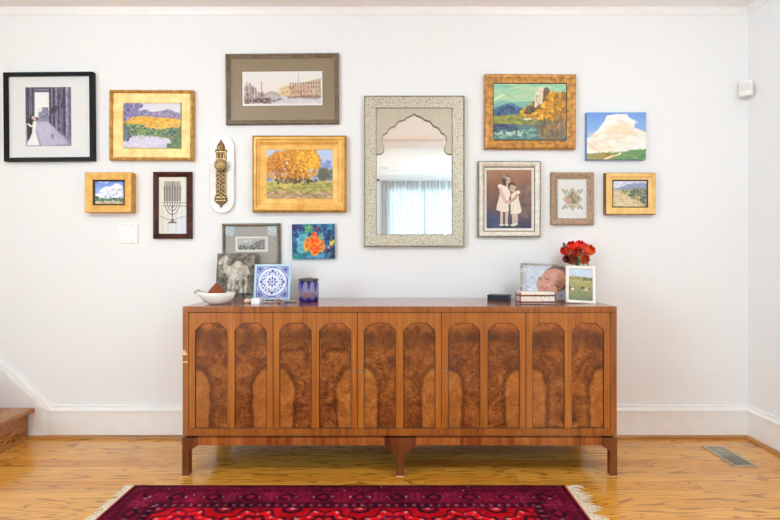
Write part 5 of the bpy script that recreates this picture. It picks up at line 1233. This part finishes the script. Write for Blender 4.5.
FL = [  # px, py, depth, radius px, height px, tilt towards viewer deg, roll deg, material, label
    (565.6, 251.0, .10, 4.3, 6.5, 45, -40, 'bloom_red', 'large red bloom at the outer edge of the bunch, over the baby photograph'),
    (571.6, 246.2, .13, 4.2, 6.0, 40, -15, 'bloom_red', 'red bloom at the top of the bunch, nearest the small leaf'),
    (579.6, 245.2, .14, 4.0, 6.0, 35, 5, 'bloom_red', 'red bloom at the very top middle of the bunch'),
    (583.8, 247.2, .11, 3.4, 5.4, 45, 15, 'bloom_orange', 'orange-red bloom near the top beside the largest outer bloom'),
    (589.0, 250.6, .10, 4.7, 7.0, 50, 35, 'bloom_orange', 'largest orange-red bloom at the outer edge, over the cow photograph'),
    (576.4, 252.0, .06, 4.4, 6.6, 60, -5, 'bloom_red', 'red bloom at the centre of the bunch facing forward'),
    (570.8, 259.8, .07, 4.2, 7.4, 68, -22, 'bloom_red', 'red bloom low in the bunch, above the frames\' overlap'),
    (583.8, 259.6, .07, 4.3, 7.8, 70, 16, 'bloom_orange', 'orange-red bloom low in the bunch beside the broad green leaf'),
    (566.4, 259.0, .11, 3.4, 6.0, 75, -40, 'bloom_dark', 'dark red bloom at the lowest outer edge'),
    (569.4, 254.6, .03, 2.8, 3.6, 50, -20, 'bloom_pink', 'pale pink blossom between the central and outer red blooms'),
    (582.6, 254.2, .03, 2.8, 3.6, 50, 15, 'bloom_pink', 'pale pink blossom beside the large orange-red bloom'),
]
vloc = vz.location
for i, (px_, py_, d_, rp, hp_, tl_, rl_2, mt, lb) in enumerate(FL):
    t_ = thing('cut_flower', lb, 'flower', (vloc.x, vloc.y, TOP + .02), group='red flowers in the vase')
    c0 = Vector((X(px_, d_), -d_, Z(py_, d_))) - Vector(t_.location)
    rot = Matrix.Rotation(R(rl_2), 4, 'Y') @ Matrix.Rotation(R(tl_), 4, 'X')
    hgt = S(hp_, d_) * 1.4; base = c0 - (rot @ Vector((0, 0, hgt * .5)))
    b_ = obj('bloom', bloom_bm(S(rp, d_) * 1.38, hgt, .5, 7, i), mt, t_, True); b_.location = base; b_.rotation_euler = rot.to_euler()
    ex = .012 * math.cos(i * 2.4), .012 * math.sin(i * 2.4)
    dirv = (rot @ Vector((0, 0, 1)))
    pts = [Vector((ex[0] * .3, ex[1] * .3, 0)), Vector((ex[0], ex[1], .165)), base * .55 + Vector((ex[0], ex[1], .19)) * .45 - dirv * .012, base]
    sm = []
    for q in range(13):
        tt = q / 12; P = [pts[0], pts[1], pts[2], pts[3]]
        sm.append(P[0] * (1 - tt) ** 3 + P[1] * 3 * tt * (1 - tt) ** 2 + P[2] * 3 * tt * tt * (1 - tt) + P[3] * tt ** 3)
    bm = bmesh.new(); tube(bm, sm, .0022, 6); obj('stem', bm, 'stem', t_, True)
def leaf(px0, py0, px1, py1, d_, wd, label, mt='green_leaf'):
    t_ = thing('leaf_sprig', label, 'leaf', (vloc.x, vloc.y, TOP + .02))
    L0 = Vector(t_.location); a_ = Vector((X(px0, d_), -d_, Z(py0, d_))) - L0; b_ = Vector((X(px1, d_), -d_ - .006, Z(py1, d_))) - L0
    bm = bmesh.new(); ax = (b_ - a_); sd = ax.cross(Vector((0, 1, 0))).normalized(); rows = []
    for i in range(9):
        t = i / 8; w_ = wd * math.sin(math.pi * (.05 + .93 * t)) ** .8; c_ = a_ + ax * t
        rows.append([bm.verts.new(c_ + sd * w_ * s + Vector((0, .004 * (1 - abs(s)) + .002 * math.sin(3 * t), 0))) for s in (-1, -.5, 0, .5, 1)])
    for r1, r2 in zip(rows, rows[1:]):
        for j in range(4): bm.faces.new((r1[j], r1[j + 1], r2[j + 1], r2[j]))
    o = obj('leaf_blade', bm, mt, t_, True); m_ = o.modifiers.new('thick', 'SOLIDIFY'); m_.thickness = .0008
    bm = bmesh.new(); tube(bm, [(0, 0, 0), (0, .0, .16), tuple(a_ * .6 + Vector((0, 0, .05))), tuple(a_)], .0016, 6); obj('stem', bm, 'stem', t_, True)
leaf(577.4, 266.5, 577.0, 256.0, .045, .017, 'broad dark green leaf hanging at the centre of the bunch')
leaf(565.0, 248.0, 563.4, 242.2, .13, .009, 'small green leaf poking out at the top of the bunch')
leaf(586.0, 259.0, 588.4, 266.0, .09, .006, 'narrow green leaf drooping beside the lowest orange-red bloom')

# ================================================================== seen in the mirror: curtains, rod, recessed light; unseen dome lamps added
rodz = Z(181) if False else CAM_H + 75 / FPX * (CAM_D - YF)
rd = thing('curtain_rod', 'dark curtain rod over the sheer curtains reflected in the mirror', 'curtain rod', (0, YF + .09, rodz))
bm = bmesh.new(); tube(bm, [(-.30, 0, 0), (2.14, 0, 0)], .011, 12); obj('rod', bm, 'pale_metal', rd)
bm = bmesh.new(); lathe(bm, [(.012, 0), (.024, .012), (.026, .026), (.014, .04), (.001, .044)], 16)
o = obj('finial', bm, 'iron', rd, True); o.location = (-.29, 0, 0); o.rotation_euler = (0, R(-90), 0)
for xx in (-.2, 2.1): obj('bracket', BX(xx - .008, xx + .008, -.085, .0, -.008, .008), 'iron', rd)
for i, (a_, b_) in enumerate(((-.27, .93), (.95, 2.12))):
    bm = bmesh.new(); n_ = 180; rows = []
    for z_ in np.linspace(rodz - .013, .03, 5):
        rows.append([bm.verts.new((a_ + (b_ - a_) * k / n_, YF + .07 + .028 * math.sin(k * 2 * math.pi / 9.5 + .6 * math.sin(k * .21)) * (.7 + .3 * math.sin(k * .37)), z_)) for k in range(n_ + 1)])
    for r1, r2 in zip(rows, rows[1:]):
        for k in range(n_): bm.faces.new((r1[k], r1[k + 1], r2[k + 1], r2[k]))
    o = obj('sheer_curtain', bm, 'curtain', None, True)
    tag(o, ('sheer white curtain panel reflected in the mirror, under the rod finial', 'sheer white curtain panel reflected in the mirror, farther from the rod finial')[i], 'curtain', 'sheer curtains at the front window')
LAMPS = [(-.18, -5.39), (-1.4, -4.7)]
for i, (lx, ly) in enumerate(LAMPS):
    t_ = thing('recessed_light', 'round recessed ceiling light ' + ('near the window, reflected in the mirror' if i == 0 else 'in the ceiling, outside the photograph'), 'ceiling light', (lx, ly, HC), group=None if i == 0 else 'recessed ceiling lights')
    bm = bmesh.new(); lathe(bm, [(.055, -.004), (.075, -.004), (.078, -.001), (.078, 0), (.055, 0)], 28); obj('trim_ring', bm, 'lens_off', t_, True)
    bm = bmesh.new(); lathe(bm, [(.054, -.0035), (.054, -.001)], 24); obj('lens', bm, 'lens_off', t_)
for i, lx in enumerate((-1.75, 1.35)):  # unseen dome lamps, added to wash the ceiling with light
    t_ = thing('dome_fill_light', 'added white dome fill light ' + ('towards the stairs, above the photograph', 'towards the corner sensor, above the photograph')[i], 'ceiling light', (lx, -2.0, HC), group='added fill lights')
    bm = bmesh.new(); lathe(bm, [(.06, 0), (.06, -.02), (.012, -.03), (.012, -.14), (.10, -.15), (.10, -.16)], 28); obj('canopy', bm, 'pewter', t_, True)
    bm = bmesh.new(); lathe(bm, [(.10, -.16), (.15, -.19), (.17, -.23), (.15, -.27), (.09, -.30), (.01, -.31)], 32); obj('glow_dome', bm, 'fill_glow', t_, True)

# ================================================================== daylight, camera
wd = bpy.data.worlds.new('World'); scene.world = wd; wd.use_nodes = True
nt = wd.node_tree; bg = nt.nodes['Background']; bg.inputs[0].default_value = (.595, .85, 1, 1); bg.inputs[1].default_value = 31.0
def portal(cx, cz, w, h, y, rz=0):
    L = bpy.data.lights.new('window_portal', 'AREA'); L.shape = 'RECTANGLE'; L.size = w; L.size_y = h; L.cycles.is_portal = True
    o = bpy.data.objects.new('window_portal', L); link(o); o.location = (cx, y, cz); o.rotation_euler = (R(90), 0, R(rz)); return o
portal((WX0 + WX1) / 2, (WZ0 + WZ1) / 2, WX1 - WX0, WZ1 - WZ0, YF - .12)
for xw, rz, SWY0, SWY1 in ((XR + .11, 90, -5.6, -4.7), (XL - .11, -90, -5.6, -3.7)):  # portals of the added side windows
    portal(xw, (SWZ0 + SWZ1) / 2, SWY1 - SWY0, SWZ1 - SWZ0, (SWY0 + SWY1) / 2, rz)
for a_, b_ in SL: portal((a_ + b_) / 2, (SZ0 + SZ1) / 2, b_ - a_, SZ1 - SZ0, YF - .12)

cam = bpy.data.cameras.new('camera'); co = bpy.data.objects.new('camera', cam); link(co)
co.location = (0, -CAM_D, CAM_H); co.rotation_euler = (R(90), 0, 0)
cam.sensor_fit = 'HORIZONTAL'; cam.sensor_width = 36; cam.lens = 36 * FPX / 780
cam.shift_x = -(VX - 390) / 780; cam.shift_y = -(260 - VY) / 780; cam.clip_start = .05
scene.camera = co
vs = scene.view_settings; vs.view_transform = 'Standard'; vs.look = 'None'; vs.gamma = 1; vs.use_curve_mapping = False; vs.exposure = -0.65
scene.cycles.max_bounces = 12; scene.cycles.diffuse_bounces = 8; scene.cycles.transparent_max_bounces = 16; scene.cycles.glossy_bounces = 6
scene.cycles.caustics_reflective = False; scene.cycles.caustics_refractive = False
scene.cycles.sample_clamp_indirect = 8
